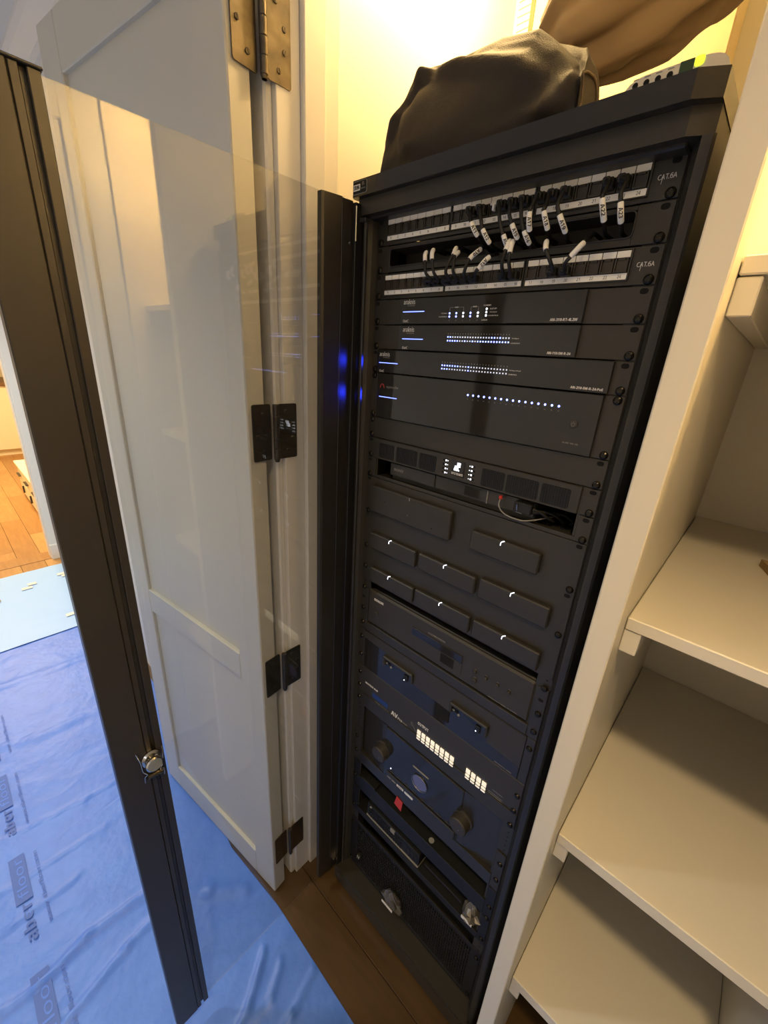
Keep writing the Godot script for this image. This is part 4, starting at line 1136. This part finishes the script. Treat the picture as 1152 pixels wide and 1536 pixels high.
func lower() -> void:
	# disc player on its shelf
	var d := thing("rack_shelf", "black rack shelf under the wide disc player", "shelf", 0.2325, -0.902, 0.0, "shelves inside the rack")
	part("tray", bx(box(0.0135, -0.8795, -0.34, 0.4525, -0.8765, 0.0, 0.0006), 0.0135, -0.9010, -0.002, 0.4525, -0.8765, 0.001, 0.0008), M.rack, d)
	for x in [[-0.0087, 0.0145], [0.4525, 0.4738]]:
		part("side_ear", box(x[0], -0.9010, -0.003, x[1], -0.780, 0.0, 0.0006), M.rack, d)
	screws(d, [[-1, 17, 1], [1, 17, 1], [-1, 18, 2], [1, 18, 2], [-1, 19, 2], [1, 19, 2]])
	slots(d, [[1, 18, 0], [-1, 18, 0]])
	d = thing("disc_player", "wide black disc player with central drawer, below the streaming boxes", "disc player", 0.2325, -0.8765, 0.0)
	part("body", box(0.0175, -0.8730, -0.30, 0.4460, -0.7790, -0.012, 0.002), M.device, d)
	part("front_panel", box(0.0145, -0.8735, -0.012, 0.4500, -0.7775, 0.0, 0.004), M.device, d)
	part("disc_drawer", box(0.1600, -0.8300, 0.0, 0.2970, -0.8105, 0.0025, 0.001), M.gloss, d)
	part("display_window", box(0.1600, -0.8600, 0.0, 0.2975, -0.8308, 0.0012, 0.0006), M.device, d)
	part("display", box(0.2430, -0.8560, 0.0012, 0.2780, -0.8325, 0.0016), M.cavity, d)
	txt("DENON", d, Vector3(0.0361, -0.8010, 0.0002), 0.030, 0.0062, M.print, Vector3.RIGHT, Vector3.UP, "Droid Sans Bold")
	txt("AL32 PROCESSING", d, Vector3(0.2037, -0.8045, 0.0002), 0.046, 0.0036, M.dim_print)
	txt("COMPACT DISC PLAYER", d, Vector3(0.365, -0.8690, 0.0002), 0.062, 0.002, M.dim_print)
	for b in [[0.3308, -0.8507, 0.0052], [0.3541, -0.8293, 0.0038], [0.3798, -0.8291, 0.0038], [0.4046, -0.8298, 0.0038], [0.3291, -0.8301, 0.0038], [0.0475, -0.8324, 0.0048]]:
		part("button", lathe(new_st(), Vector3(b[0], b[1], 0.0), Vector3(0, 0, 1), [Vector2(b[2], 0), Vector2(b[2], 0.0035), Vector2(b[2] * 0.8, 0.0045), Vector2(0, 0.0045)], 16), M.device, d)
		if b[0] > 0.3:
			part("button_print", box(b[0] - 0.0025, b[1] + b[2] + 0.0018, 0.0, b[0] + 0.0025, b[1] + b[2] + 0.0024, 0.0003), M.dim_print, d)
	for x in [0.06, 0.40]:
		part("foot", lathe(new_st(), Vector3(x, -0.8766, -0.04), Vector3.UP, [Vector2(0.014, 0), Vector2(0.015, 0.003), Vector2(0.013, 0.0045)], 14), M.rubber, d)

	# glossy three unit front with two framed handle recesses
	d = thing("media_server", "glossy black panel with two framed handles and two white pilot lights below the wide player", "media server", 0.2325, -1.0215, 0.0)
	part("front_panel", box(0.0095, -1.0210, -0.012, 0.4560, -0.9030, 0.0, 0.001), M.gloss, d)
	part("side_ear", box(0.4565, -1.0210, -0.003, 0.4738, -0.9030, 0.0, 0.0006), M.rack, d)
	part("side_ear", box(-0.0087, -1.0210, -0.003, 0.0090, -0.9030, 0.0, 0.0006), M.rack, d)
	part("dark_reflection_plate", prism(new_st(), Vector3(0, 0, 0.0), Vector3.RIGHT, Vector3.UP, Vector3(0, 0, 0.0022), PackedVector2Array([Vector2(0.0095, -0.9035), Vector2(0.4560, -0.9035), Vector2(0.4560, -0.9860), Vector2(0.3810, -0.9800), Vector2(0.3750, -0.9425), Vector2(0.2930, -0.9425), Vector2(0.2870, -0.9700), Vector2(0.1800, -0.9660), Vector2(0.1740, -0.9425), Vector2(0.0910, -0.9425), Vector2(0.0850, -0.9300), Vector2(0.0095, -0.9240)])), M.device, d)  # matte plate added, outlined after a dark reflection in the glossy front
	part("vent_block", box(0.2480, -1.0050, 0.0, 0.2860, -0.9705, 0.0015), M.cavity, d)
	for h in [[0.085, 0.180], [0.287, 0.381]]:
		var fr := new_st()
		bx(fr, h[0], -0.9420, 0.0, h[1], -0.9345, 0.011, 0.002)
		bx(fr, h[0], -0.9640, 0.0, h[0] + 0.006, -0.9350, 0.010, 0.002)
		bx(fr, h[1] - 0.006, -0.9640, 0.0, h[1], -0.9350, 0.010, 0.002)
		part("handle_frame", fr, M.rack, d)
		part("handle_recess", box(h[0] + 0.006, -0.9620, 0.0, h[0] + 0.020, -0.9425, 0.0006), M.cavity, d)
		for x in [h[0] + 0.008, h[0] + 0.021]:
			part("handle_screw", lathe(new_st(), Vector3(x, -0.958 - (0.006 if x > h[0] + 0.01 else 0.0), 0.0), Vector3(0, 0, 1), [Vector2(0.0032, 0), Vector2(0.0026, 0.0018), Vector2(0, 0.002)], 10), M.grey_plastic, d)
		part("latch_block", box(h[1] - 0.030, -0.9720, 0.0, h[1] - 0.018, -0.9550, 0.004, 0.001), M.rubber, d)
		part("pilot_light", lathe(new_st(), Vector3(h[1] - 0.0265, -0.9690, 0.0), Vector3(0, 0, 1), [Vector2(0.0016, 0), Vector2(0.0012, 0.0048), Vector2(0, 0.005)], 8), M.white_led, d)
	txt("PROFESSIONAL SERIES", d, Vector3(0.405, -1.0165, 0.0002), 0.038, 0.002, M.dim_print)
	screws(d, [[1, 20, 2], [-1, 20, 2], [-1, 22, 0]])

	# matrix switcher with lit keys
	d = thing("matrix_switcher", "black matrix switcher with two blocks of lit white keys and a small blue screen", "switcher", 0.2325, -1.1115, 0.0)
	part("front_panel", box(-0.0087, -1.1112, -0.012, 0.4738, -1.0222, 0.0, 0.0012), M.device, d)
	part("front_ridge", box(0.012, -1.1125, 0.0, 0.460, -1.1100, 0.0030, 0.0008), M.rack, d)
	for b in [[0.2050, 0.3165, 8], [0.3465, 0.4010, 4]]:
		var st := new_st()
		var n: int = b[2]
		var w: float = (b[1] - b[0]) / n
		for k in n:
			for r in 2:
				var ky: float = -1.0885 - 0.0165 * r
				part("lit_key", box(b[0] + k * w + 0.0016, ky - 0.0132, 0.0, b[0] + (k + 1) * w - 0.0016, ky, 0.0024, 0.0008), M.key_light, d)
		bx(st, b[0] - 0.001, -1.0868, 0.0, b[1] + 0.001, -1.0862, 0.0003)
		part("key_outline", st, M.dim_print, d)
	txt("OUTPUT", d, Vector3(0.2050, -1.0740, 0.0002), 0.032, 0.0085, M.print, Vector3.RIGHT, Vector3.UP, "Droid Sans Bold")
	txt("AV", d, Vector3(0.1190, -1.1080, 0.0003), 0.022, 0.0135, M.key_white, Vector3.RIGHT, Vector3.UP, "Droid Sans Bold")
	txt("Pro", d, Vector3(0.1425, -1.1080, 0.0003), 0.014, 0.0078, M.key_white)
	txt("edge", d, Vector3(0.1580, -1.1080, 0.0002), 0.016, 0.0060, M.dim_print)
	txt("MATRIX 8x8", d, Vector3(0.0215, -1.0720, 0.0002), 0.046, 0.0055, M.print, Vector3.RIGHT, Vector3.UP, "Droid Sans Bold")
	txt("POWER  STATUS  IR", d, Vector3(0.062, -1.1095, 0.0002), 0.048, 0.002, M.dim_print)
	part("screen", box(0.0500, -1.1000, 0.0, 0.1060, -1.0850, 0.0008), M.blue_screen, d)
	part("callout_line", tube(new_st(), smooth_path([Vector3(0.2010, -1.1010, 0.0004), Vector3(0.1920, -1.0900, 0.0004), Vector3(0.1870, -1.0810, 0.0004), Vector3(0.1850, -1.0890, 0.0004), Vector3(0.1890, -1.0940, 0.0004)]), 0.0004, 5), M.dim_print, d)
	for yy in [-1.0935, -1.1035, -1.1085]:
		part("side_print", box(0.4050 + (0.008 if yy > -1.1 else 0.0), yy, 0.0, 0.4380, yy + 0.0011, 0.0002), M.dim_print, d)
	screws(d, [[-1, 23, 1], [1, 23, 2], [-1, 24, 1], [1, 24, 2]])
	d = thing("blank_panel", "plain black blank panel between matrix switcher and receiver", "panel", 0.2325, -1.1560, 0.0)
	part("faceplate", box(-0.0087, -1.1555, -0.003, 0.4738, -1.1122, 0.0, 0.0006), M.rack, d)
	screws(d, [[-1, 25, 1], [1, 25, 2]])

	# receiver: curved sides set back, round window, two knobs, flap
	d = thing("receiver", "black receiver with a round window between two knobs, low in the rack", "receiver", 0.2325, -1.3345, 0.0)
	part("body", box(0.0175, -1.331, -0.34, 0.4490, -1.160, -0.03, 0.002), M.device, d)
	for s in [0, 1]:
		var sides := new_st()
		var pts := PackedVector2Array()
		for q in [[0.4520, -0.03], [0.4520, -0.012], [0.430, -0.010], [0.400, -0.006], [0.370, -0.001], [0.3550, 0.0], [0.3550, -0.03]]:
			pts.append(Vector2(q[0] if s == 1 else 0.4651 - q[0], q[1]))
		prism(sides, Vector3(0, -1.334, 0), Vector3.RIGHT, Vector3(0, 0, 1), Vector3(0, 0.175, 0), pts)
		part("side_cheek", sides, M.satin, d)
	part("front_panel", box(0.110, -1.334, -0.03, 0.3550, -1.159, 0.003, 0.002), M.gloss, d)
	part("flap", box(0.125, -1.333, 0.003, 0.3500, -1.305, 0.007, 0.002), M.satin, d)
	part("round_window", lathe(new_st(), Vector3(0.2335, -1.2505, 0.003), Vector3(0, 0, 1), [Vector2(0.0255, 0), Vector2(0.0255, 0.0018), Vector2(0.0228, 0.0026), Vector2(0.0220, 0.0012), Vector2(0, 0.0012)], 36), M.satin, d)
	part("window_ring", tube(new_st(), range(33).map(func(k): return Vector3(0.2335 + 0.0236 * cos(TAU * k / 32.0), -1.2505 + 0.0236 * sin(TAU * k / 32.0), 0.0056)), 0.0008, 6), M.chrome, d)
	part("window_screen", lathe(new_st(), Vector3(0.2335, -1.2505, 0.0042), Vector3(0, 0, 1), [Vector2(0.0218, 0), Vector2(0, 0.0002)], 32), M.grey_plastic if false else M.pale_screen, d)
	part("trim_bar", box(0.2080, -1.2125, 0.003, 0.2580, -1.2085, 0.0048, 0.0006), M.dim_print, d)
	for kx in [0.1040, 0.3615]:
		var kn := part("knob", lathe(new_st(), Vector3(kx, -1.2500, -0.004), Vector3(0, 0, 1), [Vector2(0.0270, 0), Vector2(0.0270, 0.006), Vector2(0.0235, 0.0075), Vector2(0.0225, 0.026), Vector2(0.0205, 0.0285), Vector2(0, 0.029)], 32), M.device, d)
		part("knob_pointer", lathe(new_st(), Vector3(kx + 0.004, -1.2555, 0.025), Vector3(0, 0, 1), [Vector2(0.0015, 0), Vector2(0, 0.0006)], 8), M.chrome, kn)
	for p in [[0.1370, -1.2890, 0.0016], [0.0809, -1.390, 0.0]]:
		if p[2] > 0.0:
			part("pilot_light", lathe(new_st(), Vector3(p[0], p[1], 0.003), Vector3(0, 0, 1), [Vector2(0.002, 0), Vector2(0.0015, 0.001), Vector2(0, 0.0012)], 8), M.white_led, d)
	for b in [[0.140, 0.160, 0], [0.1430, 0.162, 1], [0.165, 0.188, 2], [0.192, 0.2205, 3]]:
		pass
	for k in 9:
		var x := 0.135 + 0.0265 * k
		part("button", box(x, -1.2985, 0.003, x + 0.014, -1.2955, 0.0044, 0.0005), M.device, d)
	var badge := part("format_badge", box(0.1650, -1.3250, 0.007, 0.1885, -1.3175, 0.0074), M.print, d)
	part("badge_print", box(0.1690, -1.3230, 0.0074, 0.1845, -1.3195, 0.0076), M.grey_plastic, badge)
	badge = part("format_badge", prism(new_st(), Vector3(0, 0, 0.007), Vector3.RIGHT, Vector3.UP, Vector3(0, 0, 0.0004), rounded(0.1920, -1.3255, 0.2215, -1.3175, 0.0036, 4)), M.print, d)
	for x in [0.1300, 0.1470]:
		part("format_badge", box(x, -1.3230, 0.007, x + 0.013, -1.3185, 0.0074), M.dim_print, d)
	for x in [0.06, 0.40]:
		part("foot", lathe(new_st(), Vector3(x, -1.3360, -0.06), Vector3.UP, [Vector2(0.018, 0), Vector2(0.018, 0.005)], 14), M.rubber, d)

	d = thing("rack_shelf", "black rack shelf under the receiver, a red tag hanging at its lip", "shelf", 0.2325, -1.3760, 0.0, "shelves inside the rack")
	part("tray", bx(box(0.0135, -1.3395, -0.36, 0.4525, -1.3362, 0.0, 0.0006), 0.0135, -1.3755, -0.002, 0.4525, -1.3362, 0.0012, 0.0008), M.satin, d)
	for x in [[-0.0087, 0.0145], [0.4525, 0.4738]]:
		part("side_ear", box(x[0], -1.3755, -0.003, x[1], -1.250, 0.0, 0.0006), M.rack, d)
	screws(d, [[-1, 28, 2], [1, 28, 2], [-1, 30, 0], [1, 30, 0]])
	single("red_tag", prism(new_st(), Vector3(0, 0, 0.0022), Vector3.RIGHT, Vector3.UP, Vector3(0, 0, 0.0012), PackedVector2Array([Vector2(0.1660, -1.3700), Vector2(0.1880, -1.3740), Vector2(0.1850, -1.4120), Vector2(0.1600, -1.4040)])), M.red_plastic, "small red tag hanging under the receiver's shelf", "tag")

	# a deeper shelf below with the control box, then a vented panel; darker colours hold the shade low in the rack
	d = thing("rack_shelf", "black rack shelf with a deep lip above the control box", "shelf", 0.2325, -1.4900, 0.0, "shelves inside the rack")
	part("tray", bx(bx(box(0.0135, -1.4380, -0.36, 0.4525, -1.4350, 0.0, 0.0006), 0.0135, -1.4880, -0.002, 0.4525, -1.4350, 0.0012, 0.0008), 0.03, -1.4360, -0.02, 0.085, -1.4250, 0.004, 0.001), M.rubber, d)
	for x in [[-0.0087, 0.0145], [0.4525, 0.4738]]:
		part("side_ear", box(x[0], -1.4880, -0.003, x[1], -1.380, 0.0, 0.0006), M.rubber, d)
	part("round_sticker", lathe(new_st(), Vector3(0.2833, -1.4352, -0.012), Vector3.UP, [Vector2(0.0075, 0), Vector2(0.0075, 0.0006), Vector2(0, 0.0007)], 18), M.dim_print, d)
	screws(d, [[-1, 32, 1], [1, 32, 1], [1, 33, 1]])
	d = thing("control_box", "flat black control box with a pale lower rim and rows of small terminals", "control box", 0.16, -1.5720, -0.1)
	part("body", box(0.0545, -1.5690, -0.18, 0.2585, -1.5200, -0.004, 0.001), M.rubber, d)
	part("rim", box(0.0545, -1.5720, -0.180, 0.2590, -1.5690, -0.001, 0.0006), M.dim_print, d)
	var tm := new_st()
	for k in 16:
		for rr in 3:
			bx(tm, 0.062 + k * 0.0085, -1.5650 + rr * 0.0130, -0.004, 0.0675 + k * 0.0085, -1.5585 + rr * 0.0130, -0.0015)
	part("terminals", tm, M.rubber, d).set_meta("kind", "stuff")
	for k in 4:
		part("large_port", box(0.2050 + k * 0.0130, -1.5640, -0.004, 0.2150 + k * 0.0130, -1.5360, -0.0022, 0.0008), M.rubber, d)
	part("sticker", box(0.1520, -1.5380, -0.004, 0.1680, -1.5245, -0.0010), M.dim_print, d)
	part("round_button", lathe(new_st(), Vector3(0.0690, -1.5275, -0.004), Vector3(0, 0, 1), [Vector2(0.0035, 0), Vector2(0.003, 0.002), Vector2(0, 0.0024)], 10), M.dim_print, d)
	d = thing("rack_shelf", "lowest black rack shelf carrying the control box and a folded plastic bag", "shelf", 0.2325, -1.60, 0.0, "shelves inside the rack")
	part("tray", bx(box(0.0135, -1.5765, -0.36, 0.4525, -1.5725, 0.0, 0.0006), 0.0135, -1.5960, -0.002, 0.4525, -1.5725, 0.0012, 0.0008), M.rubber, d)
	part("guide_bar", box(0.272, -1.5560, -0.02, 0.395, -1.5490, -0.012, 0.001), M.rubber, d)
	for x in [[-0.0087, 0.0145], [0.4525, 0.4738]]:
		part("side_ear", box(x[0], -1.5960, -0.003, x[1], -1.495, 0.0, 0.0006), M.rubber, d)
	screws(d, [[-1, 35, 1], [1, 35, 1]])
	d = thing("vent_panel", "black vented panel at the bottom of the rack above its plinth", "panel", 0.2325, -1.868, 0.0)
	var bars := new_st()
	bx(bars, -0.0087, -1.866, -0.004, 0.020, -1.640, -0.001, 0.0006)
	bx(bars, 0.446, -1.866, -0.004, 0.4738, -1.640, -0.001, 0.0006)
	bx(bars, 0.02, -1.655, -0.004, 0.446, -1.640, -0.001, 0.0006)
	bx(bars, 0.02, -1.866, -0.004, 0.446, -1.852, -0.001, 0.0006)
	part("frame", bars, M.rubber, d)
	var mesh := new_st()
	for k in 61:
		bx(mesh, 0.02 + k * 0.007, -1.852, -0.004, 0.0222 + k * 0.007, -1.655, -0.002)
	for k in 14:
		bx(mesh, 0.02, -1.853 + k * 0.0145, -0.0045, 0.446, -1.850 + k * 0.0145, -0.0025)
	part("mesh", mesh, M.dark, d).set_meta("kind", "stuff")
	screws(d, [[-1, 37, 1], [1, 37, 1], [-1, 41, 1], [1, 41, 1]])
	var pw := thing("power_outlet", "small pale two-pin plug at the left of the vented bottom panel", "plug", 0.042, -1.79, 0.0)
	part("body", box(0.035, -1.793, -0.001, 0.050, -1.775, 0.010, 0.002), M.rubber, pw)
	for x in [0.0375, 0.0435]:
		part("pin", box(x, -1.788, 0.010, x + 0.0035, -1.778, 0.014, 0.0006), M.dim_print, pw)
	bag(Vector3(0.428, -1.5728, -0.010), Vector3(0.034, 0.072, 0.03), 5, "crumpled clear plastic bag hanging over the lowest shelf's right end")
	bag(Vector3(0.195, -1.8350, 0.012), Vector3(0.048, 0.075, 0.024), 8, "crumpled clear plastic bag against the vented bottom panel")

func bag(at: Vector3, size: Vector3, sd: int, label: String) -> void:
	# thin crumpled film: a faceted pouch with a folded paper inside
	var n := FastNoiseLite.new()
	n.seed = sd
	n.frequency = 1.6
	var st := new_st()
	st.set_smooth_group(-1)
	var g := []
	for j in 10:
		var row := []
		for i in 14:
			var a := TAU * i / 14.0
			var t := j / 9.0
			var r := sin(PI * clampf(t * 0.92 + 0.06, 0, 1)) * (0.72 + 0.55 * n.get_noise_2d(cos(a) * 1.3 + t * 2.0, sin(a) * 1.3 - t))
			row.append(at + Vector3(cos(a) * size.x * r, size.y * (t + 0.10 * n.get_noise_2d(a * 2.0, t * 3.0)), sin(a) * size.z * r))
		g.append(row)
	for j in 9:
		for i in 14:
			var k := (i + 1) % 14
			for p in [g[j][i], g[j][k], g[j + 1][k], g[j][i], g[j + 1][k], g[j + 1][i]]:
				st.add_vertex(p)
	st.generate_normals()
	var o := thing("plastic_bag", label, "bag", at.x, at.y, at.z, "plastic bags in the bottom of the rack")
	part("film", st, M.film, o)
	part("paper_slip", box(at.x - size.x * 0.55, at.y + size.y * 0.32, at.z + size.z * 0.72, at.x + size.x * 0.35, at.y + size.y * 0.44, at.z + size.z * 0.80, 0.0005), M.print, o)

# ---------------------------------------------------------------- on top of the rack
func soft(lo: Callable, nu: int, nv: int) -> SurfaceTool:
	var st := new_st()
	st.set_smooth_group(0)
	var g := []
	for j in nv + 1:
		var row := []
		for i in nu:
			row.append(lo.call(TAU * i / nu, float(j) / nv))
		g.append(row)
	for j in nv:
		for i in nu:
			var k := (i + 1) % nu
			for p in [g[j][i], g[j + 1][k], g[j][k], g[j][i], g[j + 1][i], g[j + 1][k]]:
				st.add_vertex(p)
	st.index()
	st.generate_normals()
	return st

func on_top() -> void:
	var n := FastNoiseLite.new()
	n.seed = 4
	n.frequency = 1.0
	n.fractal_octaves = 2
	# slumped bag lying along the rack's front edge: rings run from its left end to its seamed right end
	var xs := [-0.029, -0.026, -0.012, 0.012, 0.034, 0.075, 0.125, 0.175, 0.235, 0.275, 0.308, 0.322, 0.327, 0.3285]
	var tops := [0.100, 0.142, 0.180, 0.215, 0.229, 0.224, 0.226, 0.224, 0.211, 0.184, 0.160, 0.140, 0.118, 0.07]
	var deep := [0.030, 0.050, 0.062, 0.072, 0.078, 0.082, 0.084, 0.084, 0.080, 0.072, 0.060, 0.046, 0.030, 0.002]
	var creases_ := [[0.30, 0.8, 0.62, 0.1, 0.020], [0.62, 1.5, 0.90, -0.1, -0.014], [0.20, 0.1, 0.42, 0.9, -0.012], [0.70, -0.2, 0.93, 0.55, 0.016], [0.80, 1.3, 0.97, 0.3, 0.012], [0.12, 0.5, 0.30, -0.2, 0.012]]
	var b := thing("fabric_bag", "slumped dark brown fabric bag lying along the front of the rack's top", "bag", 0.15, 0.05, -0.06)
	var shape := func(a: float, t: float) -> Vector3:
		var f := t * (xs.size() - 1)
		var i := mini(int(f), xs.size() - 2)
		var w := smoothstep(0.0, 1.0, f - i) * 0.4 + (f - i) * 0.6
		var top: float = lerpf(tops[i], tops[i + 1], w)
		var dz: float = lerpf(deep[i], deep[i + 1], w)
		var hy := (top - 0.05) / 2.0
		var ca := cos(a)
		var sa := sin(a)
		# squarish section, narrower at the top; long creases run aslant over the front
		var px := signf(ca) * pow(absf(ca), 0.72)
		var py := signf(sa) * pow(absf(sa), 0.62)
		var wide := lerpf(1.0, 0.72, py * 0.5 + 0.5)
		var push := 0.004 * n.get_noise_2d(t * 3.5, a * 1.1) + 0.0016 * n.get_noise_2d(t * 11.0 + a, a * 2.5)
		for cz in creases_:
			var d := seg_dist(Vector2(t * 3.0, a if a < PI + 1.2 else a - TAU), Vector2(cz[0] * 3.0, cz[1]), Vector2(cz[2] * 3.0, cz[3]))
			push += cz[4] * 0.95 * exp(-pow(d / 0.13, 2.0))
		push *= minf(1.0, dz / 0.06)
		var p := Vector3(lerpf(xs[i], xs[i + 1], w), 0.05 + hy + py * hy + push * sa * 0.6, -0.012 - dz + px * (dz + push) * wide)
		p.y = maxf(p.y, 0.0505)
		return p
	part("fabric", soft(shape, 96, 96), M.cloth, b)
	var seam := []
	for k in 25:
		var q: Vector3 = shape.call(TAU * k / 24.0, 0.90)
		seam.append(q + Vector3(0.002, 0.0, 0.0))
	part("seam", tube(new_st(), seam, 0.0016, 6), M.brown_cloth, b)
	# gathered cloth rising behind it to the right
	var sp2 := [Vector3(0.187, 0.244, -0.180), Vector3(0.208, 0.271, -0.205), Vector3(0.242, 0.312, -0.250), Vector3(0.284, 0.361, -0.300), Vector3(0.325, 0.427, -0.360), Vector3(0.372, 0.501, -0.420), Vector3(0.397, 0.550, -0.455)]
	var h2 := [0.046, 0.078, 0.099, 0.112, 0.122, 0.123, 0.089]
	var c2 := thing("gathered_cloth", "gathered brown cloth with deep folds rising behind the slumped bag", "cloth", 0.30, 0.05, -0.2)
	var shape2 := func(a: float, t: float) -> Vector3:
		var f := t * (sp2.size() - 1)
		var i := mini(int(f), sp2.size() - 2)
		var w := f - i
		var c: Vector3 = sp2[i].lerp(sp2[i + 1], w)
		var r: float = lerpf(h2[i], h2[i + 1], w)
		var fan := lerpf(0.35, 1.0, t)
		var fold := fan * (0.020 * sin(a * 7.0 + 2.0 * n.get_noise_1d(t * 2.0) + t * 1.2) + 0.008 * sin(a * 13.0 - t * 4.0) + 0.008 * n.get_noise_2d(a * 2.0, t * 3.0))
		var q := c + Vector3(-0.40, 0.917, 0.0) * cos(a) * (r + fold) * 0.95 + Vector3(0.0, 0.1, 0.99) * sin(a) * 0.55 * (r + fold)
		q.y = maxf(q.y, 0.051)
		return q
	part("fabric", soft(shape2, 96, 48), M.brown_cloth, c2)
	# small white router with a row of ports
	var w := thing("wifi_router", "small white router with green label and glowing port on the rack's top right corner", "router", 0.44, 0.05, -0.03)
	var out := PackedVector2Array()
	for k in 13:
		var a := PI * k / 12.0
		out.append(Vector2(0.4395 + 0.052 * signf(cos(a)) * pow(absf(cos(a)), 0.42), 0.0502 + 0.031 * pow(sin(a), 0.5)))
	part("body", prism(new_st(), Vector3(0, 0, -0.13), Vector3.RIGHT, Vector3.UP, Vector3(0, 0, 0.134), out), M.white_plastic, w)
	for k in 4:
		var x := 0.401 + 0.0115 * k
		part("port", prism(new_st(), Vector3(x, 0.0735, 0.004), Vector3.RIGHT, Vector3.UP, Vector3(0, 0, 0.0006), rounded(-0.003, -0.003, 0.003, 0.003, 0.0028, 3)), M.dark, w)
		part("port_print", box(x - 0.003, 0.0785, 0.004, x + 0.003, 0.0795, 0.0043), M.grey_plastic, w)
	part("green_label", box(0.4440, 0.0655, 0.004, 0.4570, 0.0815, 0.0048, 0.0002), M.green_label, w)
	part("glowing_port", prism(new_st(), Vector3(0.4620, 0.0775, 0.004), Vector3.RIGHT, Vector3.UP, Vector3(0, 0, 0.0008), rounded(-0.0045, -0.0045, 0.0045, 0.0045, 0.003, 3)), M.yellow_port, w)
	# flat cover board on the closet's back wall and the paper chart beside it
	var p := thing("cover_board", "tall cream painted cover board standing out from the closet's back wall", "board", 0.15, 0.056, -0.58)
	part("board", box(-0.066, 0.056, -0.6195, 0.363, CEIL - 0.02, -0.552, 0.003), M.board, p)
	part("edge_bead", box(-0.080, 0.056, -0.6195, -0.0665, CEIL - 0.02, -0.556, 0.002), M.hinge if false else M.brown_wood, p)
	var ch := thing("paper_chart", "white paper chart covered in small writing, high in the closet's corner", "paper", -0.12, 0.50, -0.61)
	part("sheet", box(-0.157, 0.505, -0.6198, -0.085, 0.70, -0.6185), M.print, ch)
	for k in 12:
		var yy := 0.69 - k * 0.0145
		part("written_line", box(-0.150, yy, -0.6185, -0.150 + rng.randf_range(0.03, 0.056), yy + 0.003, -0.6182), M.grey_plastic, ch)

func _ready() -> void:
	rng.seed = 77
	lights()
	materials()
	glow("pale_screen", "4c4f70", 0.35)
	room()
	cabinet_door()
	rack()
	patching()
	network()
	boxes_plate()
	lower()
	on_top()
	tarps()
	kitchen()
